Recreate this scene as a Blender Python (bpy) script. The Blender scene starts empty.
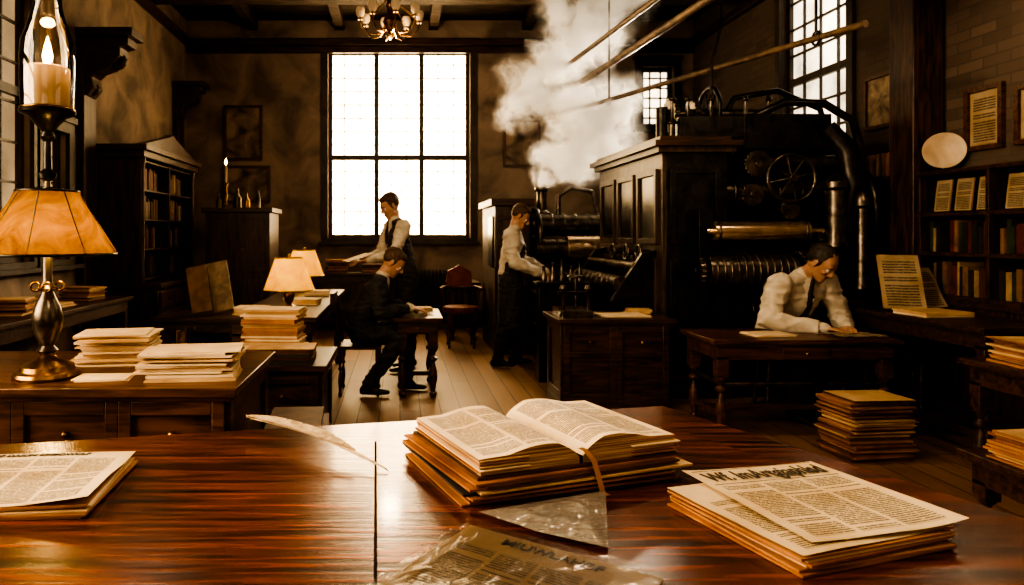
import bpy,bmesh,math,random
from mathutils import Vector,Matrix,noise
from mathutils.bvhtree import BVHTree
random.seed(7)
V=Vector
pi=math.pi
# ------------------------------------------------------------ materials
def newmat(name):
    m=bpy.data.materials.new(name); m.use_nodes=True
    nt=m.node_tree; 
    for n in list(nt.nodes): nt.nodes.remove(n)
    out=nt.nodes.new('ShaderNodeOutputMaterial')
    return m,nt,out
def pm(name,c1,c2,scale=6,rough=.5,metal=0,bump=.1,stretch=(1,1,1),detail=6,coat=0,lo=.35,hi=.65,emis=None,es=0,spec=.5,bscale=None):
    m,nt,out=newmat(name); N=nt.nodes; L=nt.links
    p=N.new('ShaderNodeBsdfPrincipled'); L.new(p.outputs[0],out.inputs[0])
    tc=N.new('ShaderNodeTexCoord'); mp=N.new('ShaderNodeMapping'); mp.inputs['Scale'].default_value=stretch
    L.new(tc.outputs['Object'],mp.inputs[0])
    no=N.new('ShaderNodeTexNoise'); no.inputs['Scale'].default_value=scale; no.inputs['Detail'].default_value=detail; no.inputs['Distortion'].default_value=.6
    L.new(mp.outputs[0],no.inputs['Vector'])
    r=N.new('ShaderNodeValToRGB'); r.color_ramp.elements[0].position=lo; r.color_ramp.elements[1].position=hi
    r.color_ramp.elements[0].color=(*c1,1); r.color_ramp.elements[1].color=(*c2,1)
    L.new(no.outputs[0],r.inputs[0]); L.new(r.outputs[0],p.inputs['Base Color'])
    p.inputs['Roughness'].default_value=rough; p.inputs['Metallic'].default_value=metal
    p.inputs['Specular IOR Level'].default_value=spec
    p.inputs['Coat Weight'].default_value=coat; p.inputs['Coat Roughness'].default_value=.1
    if bump:
        b=N.new('ShaderNodeBump'); b.inputs['Strength'].default_value=bump; b.inputs['Distance'].default_value=.01
        if bscale:
            n2=N.new('ShaderNodeTexNoise'); n2.inputs['Scale'].default_value=bscale; n2.inputs['Detail'].default_value=4
            L.new(tc.outputs['Object'],n2.inputs['Vector']); L.new(n2.outputs[0],b.inputs['Height'])
        else: L.new(no.outputs[0],b.inputs['Height'])
        L.new(b.outputs[0],p.inputs['Normal'])
    if emis:
        p.inputs['Emission Color'].default_value=(*emis,1); p.inputs['Emission Strength'].default_value=es
    return m
desk_wood=pm('desk_mahogany',(.010,.0025,.0012),(.24,.058,.016),3.0,.26,0,.09,(1.1,17,17),9,coat=.3,lo=.36,hi=.72)
dark_wood=pm('dark_wood',(.014,.006,.003),(.08,.034,.015),4,.40,0,.15,(1,9,9),7)
dark_woodv=pm('dark_wood_upright',(.014,.006,.003),(.085,.036,.016),4,.40,0,.15,(9,9,1),7)
mid_wood=pm('walnut_wood',(.028,.010,.0045),(.13,.052,.02),4,.36,0,.12,(1,9,9),7,coat=.05)
housing_wood=pm('press_housing_wood',(.024,.014,.009),(.085,.052,.032),4,.45,0,.2,(7,2,1),7)
iron=pm('black_iron',(.014,.012,.011),(.05,.043,.037),9,.30,.7,.1)
iron2=pm('worn_iron',(.06,.05,.04),(.20,.165,.13),12,.3,.88,.1)
steel=pm('steel_roller',(.55,.40,.26),(.85,.66,.46),14,.2,.9,.05)
brass=pm('aged_brass',(.12,.06,.02),(.42,.24,.08),8,.28,.95,.05)
plaster=pm('dark_plaster',(.13,.095,.068),(.32,.235,.165),2.2,.85,0,.35,bscale=14,detail=8)
ceil_m=pm('ceiling_boards',(.018,.013,.009),(.055,.038,.025),3,.8,0,.2,(1,6,1),spec=.2)
beam_m=pm('ceiling_beam_wood',(.022,.014,.009),(.08,.052,.034),3,.75,0,.2,(1,6,1),spec=.2)
paper=pm('paper_cream',(.60,.44,.27),(.76,.60,.40),5,.8,0,.08)
paper2=pm('paper_aged',(.44,.27,.13),(.62,.43,.23),5,.8,0,.08)
paper3=pm('paper_tan',(.26,.11,.035),(.44,.21,.075),5,.8,0,.08)
paper_o=pm('paper_orange_edge',(.17,.055,.014),(.44,.18,.05),5,.75,0,.08)
paperedge=pm('page_edges',(.20,.09,.03),(.66,.46,.26),4,.85,0,.3,(1,1,90))
ink=pm('ink',(.02,.014,.01),(.04,.03,.02),30,.7,0,0)
gap_m=pm('dark_joint',(.006,.002,.001),(.012,.004,.002),10,.7,0,0,spec=.1)
shirt=pm('shirt_cotton',(.48,.41,.31),(.64,.56,.45),9,.85,0,.35,bscale=22)
vestm=pm('vest_wool',(.03,.024,.02),(.07,.055,.043),30,.9,0,.1)
suit=pm('suit_wool',(.013,.012,.012),(.034,.03,.028),30,.85,0,.1)
trous=pm('trousers_wool',(.013,.011,.010),(.036,.03,.026),30,.9,0,.1)
apronm=pm('apron_canvas',(.018,.016,.016),(.05,.043,.04),25,.9,0,.15)
skin=pm('skin',(.38,.21,.13),(.48,.28,.18),12,.5,0,.04)
hair_b=pm('hair_brown',(.04,.018,.008),(.11,.055,.025),60,.6,0,.3)
hair_k=pm('hair_dark',(.016,.010,.007),(.05,.033,.022),60,.6,0,.3)
shoe=pm('shoe_leather',(.008,.006,.005),(.02,.014,.01),20,.3,0,.05)
eyew=pm('eye_white',(.6,.55,.5),(.7,.65,.6),10,.3,0,0)
redleather=pm('red_leather',(.16,.03,.015),(.26,.06,.03),14,.4,0,.1)
wax=pm('candle_wax',(.36,.27,.17),(.46,.35,.22),6,.5,0,.05,emis=(1,.5,.14),es=.05)
flame=pm('flame',(1,.6,.2),(1,.7,.3),3,.5,0,0,emis=(1,.52,.12),es=30)
plate_m=pm('ceramic_plate',(.36,.25,.15),(.55,.41,.27),5,.4,0,.02)
pic_m=pm('old_picture',(.05,.035,.022),(.34,.24,.16),3.5,.7,0,0,detail=3)
pic_l=pm('old_engraving',(.12,.085,.055),(.42,.31,.20),9,.7,0,0)
pipe_m=pm('pipe_lagging',(.08,.05,.028),(.22,.14,.08),8,.5,.2,.1)
bookmats=[pm('book_'+n,c,tuple(x*2 for x in c),10,.6,0,.1) for n,c in [('brown',(.06,.025,.01)),('red',(.07,.015,.01)),('green',(.02,.026,.013)),('tan',(.13,.07,.03)),('black',(.016,.014,.011)),('cream',(.2,.14,.08))]]
def glassmat(name,tint,gloss=.08,rough=.03,ior=1.45,bump=0,diff=0):
    m,nt,out=newmat(name); N=nt.nodes; L=nt.links
    t=N.new('ShaderNodeBsdfTransparent'); t.inputs[0].default_value=(*tint,1)
    g=N.new('ShaderNodeBsdfGlossy'); g.inputs['Roughness'].default_value=rough
    f=N.new('ShaderNodeFresnel'); f.inputs[0].default_value=ior
    mx=N.new('ShaderNodeMixShader'); ad=N.new('ShaderNodeMath'); ad.operation='ADD'; ad.use_clamp=True; ad.inputs[1].default_value=gloss
    src=t
    if diff:
        df=N.new('ShaderNodeBsdfDiffuse'); df.inputs[0].default_value=(.8,.74,.64,1); m2=N.new('ShaderNodeMixShader'); m2.inputs[0].default_value=diff; L.new(t.outputs[0],m2.inputs[1]); L.new(df.outputs[0],m2.inputs[2]); src=m2
    L.new(f.outputs[0],ad.inputs[0]); L.new(ad.outputs[0],mx.inputs[0]); L.new(src.outputs[0],mx.inputs[1]); L.new(g.outputs[0],mx.inputs[2]); L.new(mx.outputs[0],out.inputs[0])
    if bump:
        b=N.new('ShaderNodeBump'); n=N.new('ShaderNodeTexNoise'); n.inputs['Scale'].default_value=11; n.inputs['Detail'].default_value=3; n.inputs['Distortion'].default_value=1.5
        tc=N.new('ShaderNodeTexCoord'); L.new(tc.outputs['Object'],n.inputs['Vector']); L.new(n.outputs[0],b.inputs['Height'])
        b.inputs['Strength'].default_value=bump; b.inputs['Distance'].default_value=.03
        L.new(b.outputs[0],g.inputs['Normal'])
    return m
glass=glassmat('clear_glass',(.95,.9,.82),.05)
glassine=glassmat('glassine',(.93,.92,.88),.10,.12,1.35,bump=1,diff=.2)
sleeve_m=glassmat('clear_sleeve',(.95,.93,.88),.02,.2,1.2,bump=.2,diff=.02)
def shademat(name,c,es,mixd=.3,dark=.35):
    m,nt,out=newmat(name); N=nt.nodes; L=nt.links
    tr=N.new('ShaderNodeBsdfTranslucent'); df=N.new('ShaderNodeBsdfDiffuse'); e=N.new('ShaderNodeEmission')
    no=N.new('ShaderNodeTexNoise'); no.inputs['Scale'].default_value=5; no.inputs['Detail'].default_value=9; no.inputs['Distortion'].default_value=1.2; no.inputs['Roughness'].default_value=.65
    tc=N.new('ShaderNodeTexCoord'); L.new(tc.outputs['Object'],no.inputs['Vector'])
    r=N.new('ShaderNodeValToRGB'); r.color_ramp.elements[0].color=(c[0]*dark,c[1]*dark*.8,c[2]*dark*.6,1); r.color_ramp.elements[1].color=(*c,1); r.color_ramp.elements[0].position=.35; r.color_ramp.elements[1].position=.65
    L.new(no.outputs[0],r.inputs[0])
    for s in (tr,df,e): L.new(r.outputs[0],s.inputs[0])
    e.inputs[1].default_value=es
    a=N.new('ShaderNodeMixShader'); a.inputs[0].default_value=mixd; L.new(tr.outputs[0],a.inputs[1]); L.new(df.outputs[0],a.inputs[2])
    b=N.new('ShaderNodeAddShader'); L.new(a.outputs[0],b.inputs[0]); L.new(e.outputs[0],b.inputs[1]); L.new(b.outputs[0],out.inputs[0])
    return m
shade1=shademat('mica_shade',(.30,.155,.012),.02,.35,.4)
shade2=shademat('cloth_shade',(.9,.56,.03),.30,.3,.75)
def panemat(name,c,s,var=.25):
    m,nt,out=newmat(name); N=nt.nodes; L=nt.links
    e=N.new('ShaderNodeEmission'); e.inputs[1].default_value=s
    no=N.new('ShaderNodeTexNoise'); no.inputs['Scale'].default_value=1.3; no.inputs['Detail'].default_value=5
    tc=N.new('ShaderNodeTexCoord'); L.new(tc.outputs['Object'],no.inputs['Vector'])
    r=N.new('ShaderNodeValToRGB'); r.color_ramp.elements[0].position=.3; r.color_ramp.elements[1].position=.6
    r.color_ramp.elements[0].color=(*[x*(1-var) for x in c],1); r.color_ramp.elements[1].color=(*c,1)
    L.new(no.outputs[0],r.inputs[0]); L.new(r.outputs[0],e.inputs[0]); L.new(e.outputs[0],out.inputs[0])
    return m
pane_b=panemat('daylit_pane',(1,.70,.36),15,.45)
pane_r=panemat('daylit_pane_dim',(1,.80,.54),3.0,.75)
pane_l=panemat('daylit_pane_side',(1,.66,.34),.4,.6)
fill_pane_n=panemat('fill_pane_near',(1,.75,.46),15)  # glowing panes of the added near-left window
fill_pane_f=panemat('fill_pane_rear',(1,.70,.42),1.6)  # fill glow for the added windows behind and beside the camera
def news(name,w,d,cols,head,base=(.70,.55,.36),pitch=.0075,rowf=.58):
    m,nt,out=newmat(name); N=nt.nodes; L=nt.links
    def ma(op,a,b=None,c=None):
        n=N.new('ShaderNodeMath'); n.operation=op
        for i,x in enumerate((a,b,c)):
            if x is None: continue
            if isinstance(x,(int,float)): n.inputs[i].default_value=x
            else: L.new(x,n.inputs[i])
        return n.outputs[0]
    tc=N.new('ShaderNodeTexCoord'); sx=N.new('ShaderNodeSeparateXYZ'); L.new(tc.outputs['UV'],sx.inputs[0]); u=sx.outputs[0]; v=sx.outputs[1]
    row=ma('MULTIPLY',v,d/pitch); fr=ma('FRACT',row); fl=ma('FLOOR',row)
    rm=ma('LESS_THAN',fr,rowf)
    cb=N.new('ShaderNodeCombineXYZ'); L.new(ma('MULTIPLY',u,w*320),cb.inputs[0]); L.new(ma('MULTIPLY',fl,7.31),cb.inputs[1]); L.new(ma('MULTIPLY',fr,1.8),cb.inputs[2])
    no=N.new('ShaderNodeTexNoise'); no.inputs['Scale'].default_value=1; no.inputs['Detail'].default_value=2; L.new(cb.outputs[0],no.inputs['Vector'])
    wd=ma('GREATER_THAN',no.outputs[0],.41)
    uc=ma('MULTIPLY',ma('SUBTRACT',u,.06),cols/.88); cf=ma('FRACT',uc)
    cm=ma('MULTIPLY',ma('GREATER_THAN',cf,.05),ma('LESS_THAN',cf,.95))
    cb2=N.new('ShaderNodeCombineXYZ'); L.new(ma('MULTIPLY',fl,3.7),cb2.inputs[0]); L.new(ma('MULTIPLY',ma('FLOOR',uc),5.1),cb2.inputs[1])
    wn=N.new('ShaderNodeTexWhiteNoise'); L.new(cb2.outputs[0],wn.inputs['Vector']); para=ma('GREATER_THAN',wn.outputs['Value'],.07)
    mm=ma('MULTIPLY',ma('MULTIPLY',ma('GREATER_THAN',u,.06),ma('LESS_THAN',u,.94)),ma('MULTIPLY',ma('GREATER_THAN',v,.05),ma('LESS_THAN',v,1-head)))
    k=ma('MULTIPLY',ma('MULTIPLY',rm,wd),ma('MULTIPLY',cm,ma('MULTIPLY',mm,para))); k=ma('MULTIPLY',k,.85)
    n2=N.new('ShaderNodeTexNoise'); n2.inputs['Scale'].default_value=7; n2.inputs['Detail'].default_value=6; L.new(tc.outputs['Object'],n2.inputs['Vector'])
    r=N.new('ShaderNodeValToRGB'); r.color_ramp.elements[0].position=.3; r.color_ramp.elements[1].position=.6
    r.color_ramp.elements[0].color=(base[0]*.74,base[1]*.66,base[2]*.54,1); r.color_ramp.elements[1].color=(*base,1); L.new(n2.outputs[0],r.inputs[0])
    mx=N.new('ShaderNodeMix'); mx.data_type='RGBA'; L.new(k,mx.inputs[0]); L.new(r.outputs[0],mx.inputs[6]); mx.inputs[7].default_value=(.02,.013,.008,1)
    p=N.new('ShaderNodeBsdfPrincipled'); p.inputs['Roughness'].default_value=.8; L.new(mx.outputs[2],p.inputs['Base Color']); L.new(p.outputs[0],out.inputs[0])
    return m
news_a=news('newsprint_a',.32,.36,3,.28)
news_b=news('newsprint_b',.38,.3,4,.14)
news_c=news('newsprint_c',.33,.33,4,.2,(.30,.21,.12))
page_m=news('book_page',.24,.33,2,.06,(.78,.61,.41),.0068)
page_s=news('small_notice',.3,.4,1,.12,(.38,.29,.18),.02)
def brickwall(name):
    m,nt,out=newmat(name); N=nt.nodes; L=nt.links
    p=N.new('ShaderNodeBsdfPrincipled'); p.inputs['Roughness'].default_value=.85; L.new(p.outputs[0],out.inputs[0])
    tc=N.new('ShaderNodeTexCoord')
    sx=N.new('ShaderNodeSeparateXYZ'); cb=N.new('ShaderNodeCombineXYZ'); L.new(tc.outputs['Object'],sx.inputs[0]); L.new(sx.outputs[1],cb.inputs[0]); L.new(sx.outputs[2],cb.inputs[1])
    br=N.new('ShaderNodeTexBrick'); br.inputs['Scale'].default_value=1; br.inputs['Brick Width'].default_value=.24; br.inputs['Row Height'].default_value=.085; br.inputs['Mortar Size'].default_value=.008; br.inputs['Mortar Smooth'].default_value=.4
    br.inputs['Color1'].default_value=(.085,.058,.04,1); br.inputs['Color2'].default_value=(.14,.095,.066,1); br.inputs['Mortar'].default_value=(.075,.056,.042,1); L.new(cb.outputs[0],br.inputs[0])
    no=N.new('ShaderNodeTexNoise'); no.inputs['Scale'].default_value=1.7; no.inputs['Detail'].default_value=8; L.new(tc.outputs['Object'],no.inputs['Vector'])
    r=N.new('ShaderNodeValToRGB'); r.color_ramp.elements[0].position=.4; r.color_ramp.elements[1].position=.6; L.new(no.outputs[0],r.inputs[0])
    mx=N.new('ShaderNodeMix'); mx.data_type='RGBA'; mf=N.new('ShaderNodeMath'); mf.operation='MULTIPLY'; mf.inputs[1].default_value=.75; L.new(r.outputs[0],mf.inputs[0]); L.new(mf.outputs[0],mx.inputs[0]); L.new(br.outputs[0],mx.inputs[6]); mx.inputs[7].default_value=(.11,.08,.058,1)
    L.new(mx.outputs[2],p.inputs['Base Color'])
    b=N.new('ShaderNodeBump'); b.inputs['Strength'].default_value=.5; b.inputs['Distance'].default_value=.008; L.new(no.outputs[0],b.inputs['Height']); L.new(b.outputs[0],p.inputs['Normal'])
    return m
brick=brickwall('old_brick')
def planks(name):
    m,nt,out=newmat(name); N=nt.nodes; L=nt.links
    p=N.new('ShaderNodeBsdfPrincipled'); L.new(p.outputs[0],out.inputs[0])
    tc=N.new('ShaderNodeTexCoord'); mp=N.new('ShaderNodeMapping'); mp.inputs['Rotation'].default_value=(0,0,pi/2); L.new(tc.outputs['Object'],mp.inputs[0])
    br=N.new('ShaderNodeTexBrick'); br.inputs['Scale'].default_value=1; br.inputs['Brick Width'].default_value=2.2; br.inputs['Row Height'].default_value=.16; br.inputs['Mortar Size'].default_value=.004
    br.inputs['Color1'].default_value=(.26,.13,.06,1); br.inputs['Color2'].default_value=(.42,.23,.11,1); br.inputs['Mortar'].default_value=(.012,.008,.005,1)
    L.new(mp.outputs[0],br.inputs[0])
    m2=N.new('ShaderNodeMapping'); m2.inputs['Scale'].default_value=(14,1,1); L.new(tc.outputs['Object'],m2.inputs[0])
    no=N.new('ShaderNodeTexNoise'); no.inputs['Scale'].default_value=3; no.inputs['Detail'].default_value=8; L.new(m2.outputs[0],no.inputs['Vector'])
    mx=N.new('ShaderNodeMix'); mx.data_type='RGBA'; mx.blend_type='MULTIPLY'; mx.inputs[0].default_value=.7; L.new(br.outputs[0],mx.inputs[6]); L.new(no.outputs[0],mx.inputs[7])
    L.new(mx.outputs[2],p.inputs['Base Color'])
    mr=N.new('ShaderNodeMapRange'); mr.inputs[3].default_value=.35; mr.inputs[4].default_value=.65; L.new(no.outputs[0],mr.inputs[0]); L.new(mr.outputs[0],p.inputs['Roughness'])
    b=N.new('ShaderNodeBump'); b.inputs['Strength'].default_value=.3; b.inputs['Distance'].default_value=.004; L.new(br.outputs[1],b.inputs['Height']); b.invert=True; L.new(b.outputs[0],p.inputs['Normal'])
    return m
floor_m=planks('floor_planks')
# ------------------------------------------------------------ builder
def fib(n=70):
    return [V((math.cos(i*2.39996)*math.sqrt(1-(1-2*(i+.5)/n)**2),math.sin(i*2.39996)*math.sqrt(1-(1-2*(i+.5)/n)**2),1-2*(i+.5)/n)) for i in range(n)]
FIB=fib()
def hullmesh(pts):
    bm=bmesh.new()
    for p in pts: bm.verts.new(p)
    r=bmesh.ops.convex_hull(bm,input=bm.verts[:])
    dl=[v for v in bm.verts if not v.link_faces]
    bmesh.ops.delete(bm,geom=dl,context='VERTS')
    bmesh.ops.recalc_face_normals(bm,faces=bm.faces[:])
    bm.verts.index_update()
    vs=[v.co.copy() for v in bm.verts]; fs=[[v.index for v in f.verts] for f in bm.faces]
    bm.free(); return vs,fs
class B:
    def __init__(s,name):
        s.name=name; s.v=[]; s.f=[]; s.mi=[]; s.sm=[]; s.uv=[]; s.mats=[]; s.T=Matrix.Identity(4)
    def m(s,mat):
        if mat not in s.mats: s.mats.append(mat)
        return s.mats.index(mat)
    def add(s,vs,fs,mat,smooth=False,uvs=None):
        o=len(s.v); s.v+= [s.T@V(p) for p in vs]; k=s.m(mat) if not isinstance(mat,list) else None
        for i,f in enumerate(fs):
            s.f.append([a+o for a in f]); s.mi.append(k if k is not None else s.m(mat[i])); s.sm.append(smooth)
            s.uv.append([uvs[a] for a in f] if uvs else [(0,0)]*len(f))
    def box(s,x0,x1,y0,y1,z0,z1,mat,rz=0,M=None,top=None):
        cx,cy,cz=(x0+x1)/2,(y0+y1)/2,(z0+z1)/2
        if M is None: M=Matrix.Translation((cx,cy,cz))@Matrix.Rotation(rz,4,'Z')
        hx,hy,hz=abs(x1-x0)/2,abs(y1-y0)/2,abs(z1-z0)/2
        vs=[M@V((a*hx,b*hy,c*hz)) for c in (-1,1) for a,b in ((-1,-1),(1,-1),(1,1),(-1,1))]
        fs=[[3,2,1,0],[4,5,6,7],[0,1,5,4],[1,2,6,5],[2,3,7,6],[3,0,4,7]]
        uv=[(0,0),(1,0),(1,1),(0,1)]*2
        ms=[mat,top or mat,mat,mat,mat,mat]
        s.add(vs,fs,ms,False,uv)
    def bx(s,c,d,mat,rz=0,**k): s.box(c[0]-d[0]/2,c[0]+d[0]/2,c[1]-d[1]/2,c[1]+d[1]/2,c[2]-d[2]/2,c[2]+d[2]/2,mat,rz,**k)
    def tube(s,pts,r,mat,seg=12,caps=True):
        pts=[V(p) for p in pts]; n=len(pts)
        rs=r if isinstance(r,(list,tuple)) else [r]*n
        t=(pts[1]-pts[0]).normalized(); a=t.orthogonal().normalized(); vs=[]
        for i in range(n):
            if i==0: tt=(pts[1]-pts[0])
            elif i==n-1: tt=pts[-1]-pts[-2]
            else: tt=pts[i+1]-pts[i-1]
            tt.normalize(); a=(a-tt*a.dot(tt))
            if a.length<1e-5: a=tt.orthogonal()
            a.normalize(); b=tt.cross(a)
            for k in range(seg):
                an=2*pi*k/seg; vs.append(pts[i]+(a*math.cos(an)+b*math.sin(an))*rs[i])
        fs=[[i*seg+k,i*seg+(k+1)%seg,(i+1)*seg+(k+1)%seg,(i+1)*seg+k] for i in range(n-1) for k in range(seg)]
        if caps: fs+= [list(range(seg))[::-1],[ (n-1)*seg+k for k in range(seg)]]
        s.add(vs,fs,mat,True)
    def cyl(s,p0,p1,r0,mat,r1=None,seg=20): s.tube([p0,p1],[r0,r0 if r1 is None else r1],mat,seg)
    def lathe(s,c,prof,mat,seg=24,caps=True,M=None):
        c=V(c); vs=[]
        for r,z in prof:
            for k in range(seg):
                p=V((r*math.cos(2*pi*k/seg),r*math.sin(2*pi*k/seg),z))
                if M: p=M@p
                vs.append(c+p)
        n=len(prof)
        fs=[[i*seg+k,i*seg+(k+1)%seg,(i+1)*seg+(k+1)%seg,(i+1)*seg+k] for i in range(n-1) for k in range(seg)]
        if caps: fs+=[list(range(seg))[::-1],[(n-1)*seg+k for k in range(seg)]]
        s.add(vs,fs,mat,True)
    def prism(s,poly,ax,t0,t1,mat,top=None):
        def q(a,b,t): return {'x':(t,a,b),'y':(a,t,b),'z':(a,b,t)}[ax]
        n=len(poly); vs=[q(a,b,t0) for a,b in poly]+[q(a,b,t1) for a,b in poly]
        fs=[list(range(n))[::-1],list(range(n,2*n))]+[[i,(i+1)%n,n+(i+1)%n,n+i] for i in range(n)]
        s.add(vs,fs,[mat,top or mat]+[mat]*n)
    def sph(s,c,r,mat,seg=16,M=None):
        if not isinstance(r,(tuple,list)): r=(r,r,r)
        M=M or Matrix.Identity(3); c=V(c); R=seg//2; vs=[];
        for i in range(R+1):
            th=pi*i/R
            for k in range(seg):
                ph=2*pi*k/seg; vs.append(c+M@V((r[0]*math.sin(th)*math.cos(ph),r[1]*math.sin(th)*math.sin(ph),r[2]*math.cos(th))))
        fs=[[i*seg+k,(i+1)*seg+k,(i+1)*seg+(k+1)%seg,i*seg+(k+1)%seg] for i in range(R) for k in range(seg)]
        s.add(vs,fs,mat,True)
    def sheet(s,cx,cy,z,w,d,rz,mat,amp=.003,n=14,curl=0,seed=0,M=None):
        vs=[];uv=[]
        M=M or (Matrix.Translation((cx,cy,z))@Matrix.Rotation(rz,4,'Z'))
        for j in range(n+1):
            for i in range(n+1):
                u,v=i/n,j/n; zz=amp*(noise.noise(V((u*2.5+seed,v*2.5,seed)))+.6)+curl*(max(0,u-.6)**2*(1-v)*4+max(0,.3-u)**2*v*3)
                vs.append(M@V(((u-.5)*w,(v-.5)*d,zz))); uv.append((u,v))
        fs=[[j*(n+1)+i,j*(n+1)+i+1,(j+1)*(n+1)+i+1,(j+1)*(n+1)+i] for j in range(n) for i in range(n)]
        s.add(vs,fs,mat,True,uv)
    def torus(s,c,R,r,mat,axis='z',seg=24,a0=0,a1=2*pi):
        pts=[]
        n=seg+1
        for i in range(n):
            a=a0+(a1-a0)*i/seg; ca,sa=R*math.cos(a),R*math.sin(a)
            d={'z':(ca,sa,0),'y':(ca,0,sa),'x':(0,ca,sa)}[axis]; pts.append(V(c)+V(d))
        s.tube(pts,r,mat,10)
    def text(s,txt,size,M,mat,off=.0006):
        c=bpy.data.curves.new('t','FONT'); c.body=txt; c.size=size; c.align_x='CENTER'; c.align_y='CENTER'; c.extrude=.0004; c.offset=off
        o=bpy.data.objects.new('t',c); bpy.context.collection.objects.link(o)
        dg=bpy.context.evaluated_depsgraph_get(); me=o.evaluated_get(dg).to_mesh()
        vs=[M@v.co for v in me.vertices]; fs=[list(p.vertices) for p in me.polygons]
        bpy.data.objects.remove(o); s.add(vs,fs,mat)
    def done(s,bevel=0,origin=True,col=None):
        me=bpy.data.meshes.new(s.name)
        if origin and s.v:
            xs=[p.x for p in s.v]; ys=[p.y for p in s.v]; zs=[p.z for p in s.v]
            o=V(((min(xs)+max(xs))/2,(min(ys)+max(ys))/2,min(zs)))
        else: o=V((0,0,0))
        me.from_pydata([p-o for p in s.v],[],s.f)
        for m in s.mats: me.materials.append(m)
        me.polygons.foreach_set('material_index',s.mi); me.polygons.foreach_set('use_smooth',s.sm)
        ul=me.uv_layers.new(name='UVMap'); fl=[c for f in s.uv for uvp in f for c in uvp]; ul.data.foreach_set('uv',fl)
        me.update()
        try: me.set_sharp_from_angle(angle=math.radians(38))
        except Exception: pass
        ob=bpy.data.objects.new(s.name,me); ob.location=o; bpy.context.scene.collection.objects.link(ob)
        if bevel:
            bv=ob.modifiers.new('bevel','BEVEL'); bv.width=bevel; bv.segments=2; bv.limit_method='ANGLE'; bv.angle_limit=math.radians(50)
        return ob
def lamp(name,kind,loc,en,col,size=.05,**k):
    l=bpy.data.lights.new(name,kind); l.energy=en; l.color=col
    if kind in('POINT','SPOT'): l.shadow_soft_size=size
    for a,v in k.items(): setattr(l,a,v)
    o=bpy.data.objects.new(name,l); o.location=loc; bpy.context.scene.collection.objects.link(o); return o
# ------------------------------------------------------------ generic props
def turned(b,x,y,z0,z1,r,mat,seg=16):
    h=z1-z0
    P=[(.45,0),(.75,.03),(.8,.07),(.45,.1),(.6,.16),(.95,.3),(.85,.4),(.5,.5),(.42,.54),(.9,.57),(.95,.6),(.45,.63),(.6,.68),(1,.72),(1,.74)]
    b.lathe((x,y,z0),[(r*a,h*t) for a,t in P],mat,seg); b.box(x-r,x+r,y-r,y+r,z0+h*.74,z1,mat)
def table(name,x0,x1,y0,y1,z,mat,r=.035,stretch=True,legs=True,drawer=True):
    b=B(name); o=.04
    b.box(x0,x1,y0,y1,z-.03,z,mat); b.box(x0+.015,x1-.015,y0+.015,y1-.015,z-.045,z-.03,mat)
    b.box(x0+o,x1-o,y0+o,y1-o,z-.14,z-.045,mat)
    if drawer:
        b.box((x0+x1)/2-.16,(x0+x1)/2+.16,y0+o-.01,y0+o,z-.13,z-.06,mat); b.sph(((x0+x1)/2,y0+o-.02,z-.095),.013,brass,10)
    for x in (x0+o+r,x1-o-r):
        for y in (y0+o+r,y1-o-r): turned(b,x,y,0,z-.12,r,mat)
    if stretch:
        for x in (x0+o+r,x1-o-r): b.box(x-.018,x+.018,y0+o,y1-o,.13,.17,mat)
        b.box(x0+o,x1-o,(y0+y1)/2-.018,(y0+y1)/2+.018,.13,.17,mat)
    if stretch=='rail':
        b.cyl((x0+o+r,y0+o+r,.36),(x1-o-r,y0+o+r,.36),.02,iron2); b.cyl((x0+o+r,y0+o+r,.36),(x0+o+r,y1-o-r,.36),.02,iron2)
    return b.done(.003)
def cabdesk(name,x0,x1,y0,y1,z,mat,nx=3,side='right'):
    b=B(name)
    b.box(x0,x1,y0,y1,z-.035,z,mat); b.box(x0+.02,x1-.02,y0+.02,y1-.02,z-.055,z-.035,mat)
    b.box(x0+.05,x1-.05,y0+.05,y1-.05,.08,z-.055,mat); b.box(x0+.03,x1-.03,y0+.03,y1-.03,0,.08,mat)
    w=(x1-x0-.1)/nx
    for i in range(nx):
        a=x0+.05+i*w
        for (c,d) in ((a,a+.05),(a+w-.05,a+w)): b.box(c,d,y0+.03,y0+.05,.08,z-.055,mat)
        b.box(a+.05,a+w-.05,y0+.03,y0+.05,z-.11,z-.055,mat); b.box(a+.05,a+w-.05,y0+.03,y0+.05,.08,.14,mat)
        b.box(a+.05,a+w-.05,y0+.03,y0+.05,z-.3,z-.26,mat); b.sph((a+w/2,y0+.035,z-.185),.015,brass,10)
    for xx,sg in ((x0+.05,-1),(x1-.05,1)):
        for (c,d) in ((y0+.05,y0+.11),(y1-.11,y1-.05)): b.box(xx,xx+sg*.02,c,d,.08,z-.055,mat)
        b.box(xx,xx+sg*.02,y0+.11,y1-.11,z-.12,z-.055,mat); b.box(xx,xx+sg*.02,y0+.11,y1-.11,.08,.15,mat)
    return b.done(.004)
def stack(name,x,y,z,w,d,n,rz=0,jit=.015,th=.008,mats=(paper,paper2),top=None,folded=False,jr=.06):
    b=B(name); zz=z
    for i in range(n):
        t=th*random.uniform(.5,1.5); m=random.choice(mats)
        a=rz+random.uniform(-jr,jr); dx,dy=random.uniform(-jit,jit),random.uniform(-jit,jit)
        ww=w*random.uniform(.93,1); dd=d*random.uniform(.93,1)
        tp=top if (i==n-1) else None
        b.bx((x+dx,y+dy,zz+t/2),(ww,dd,t),m,a,top=tp); zz+=t+.0006
    return b.done()
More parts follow.
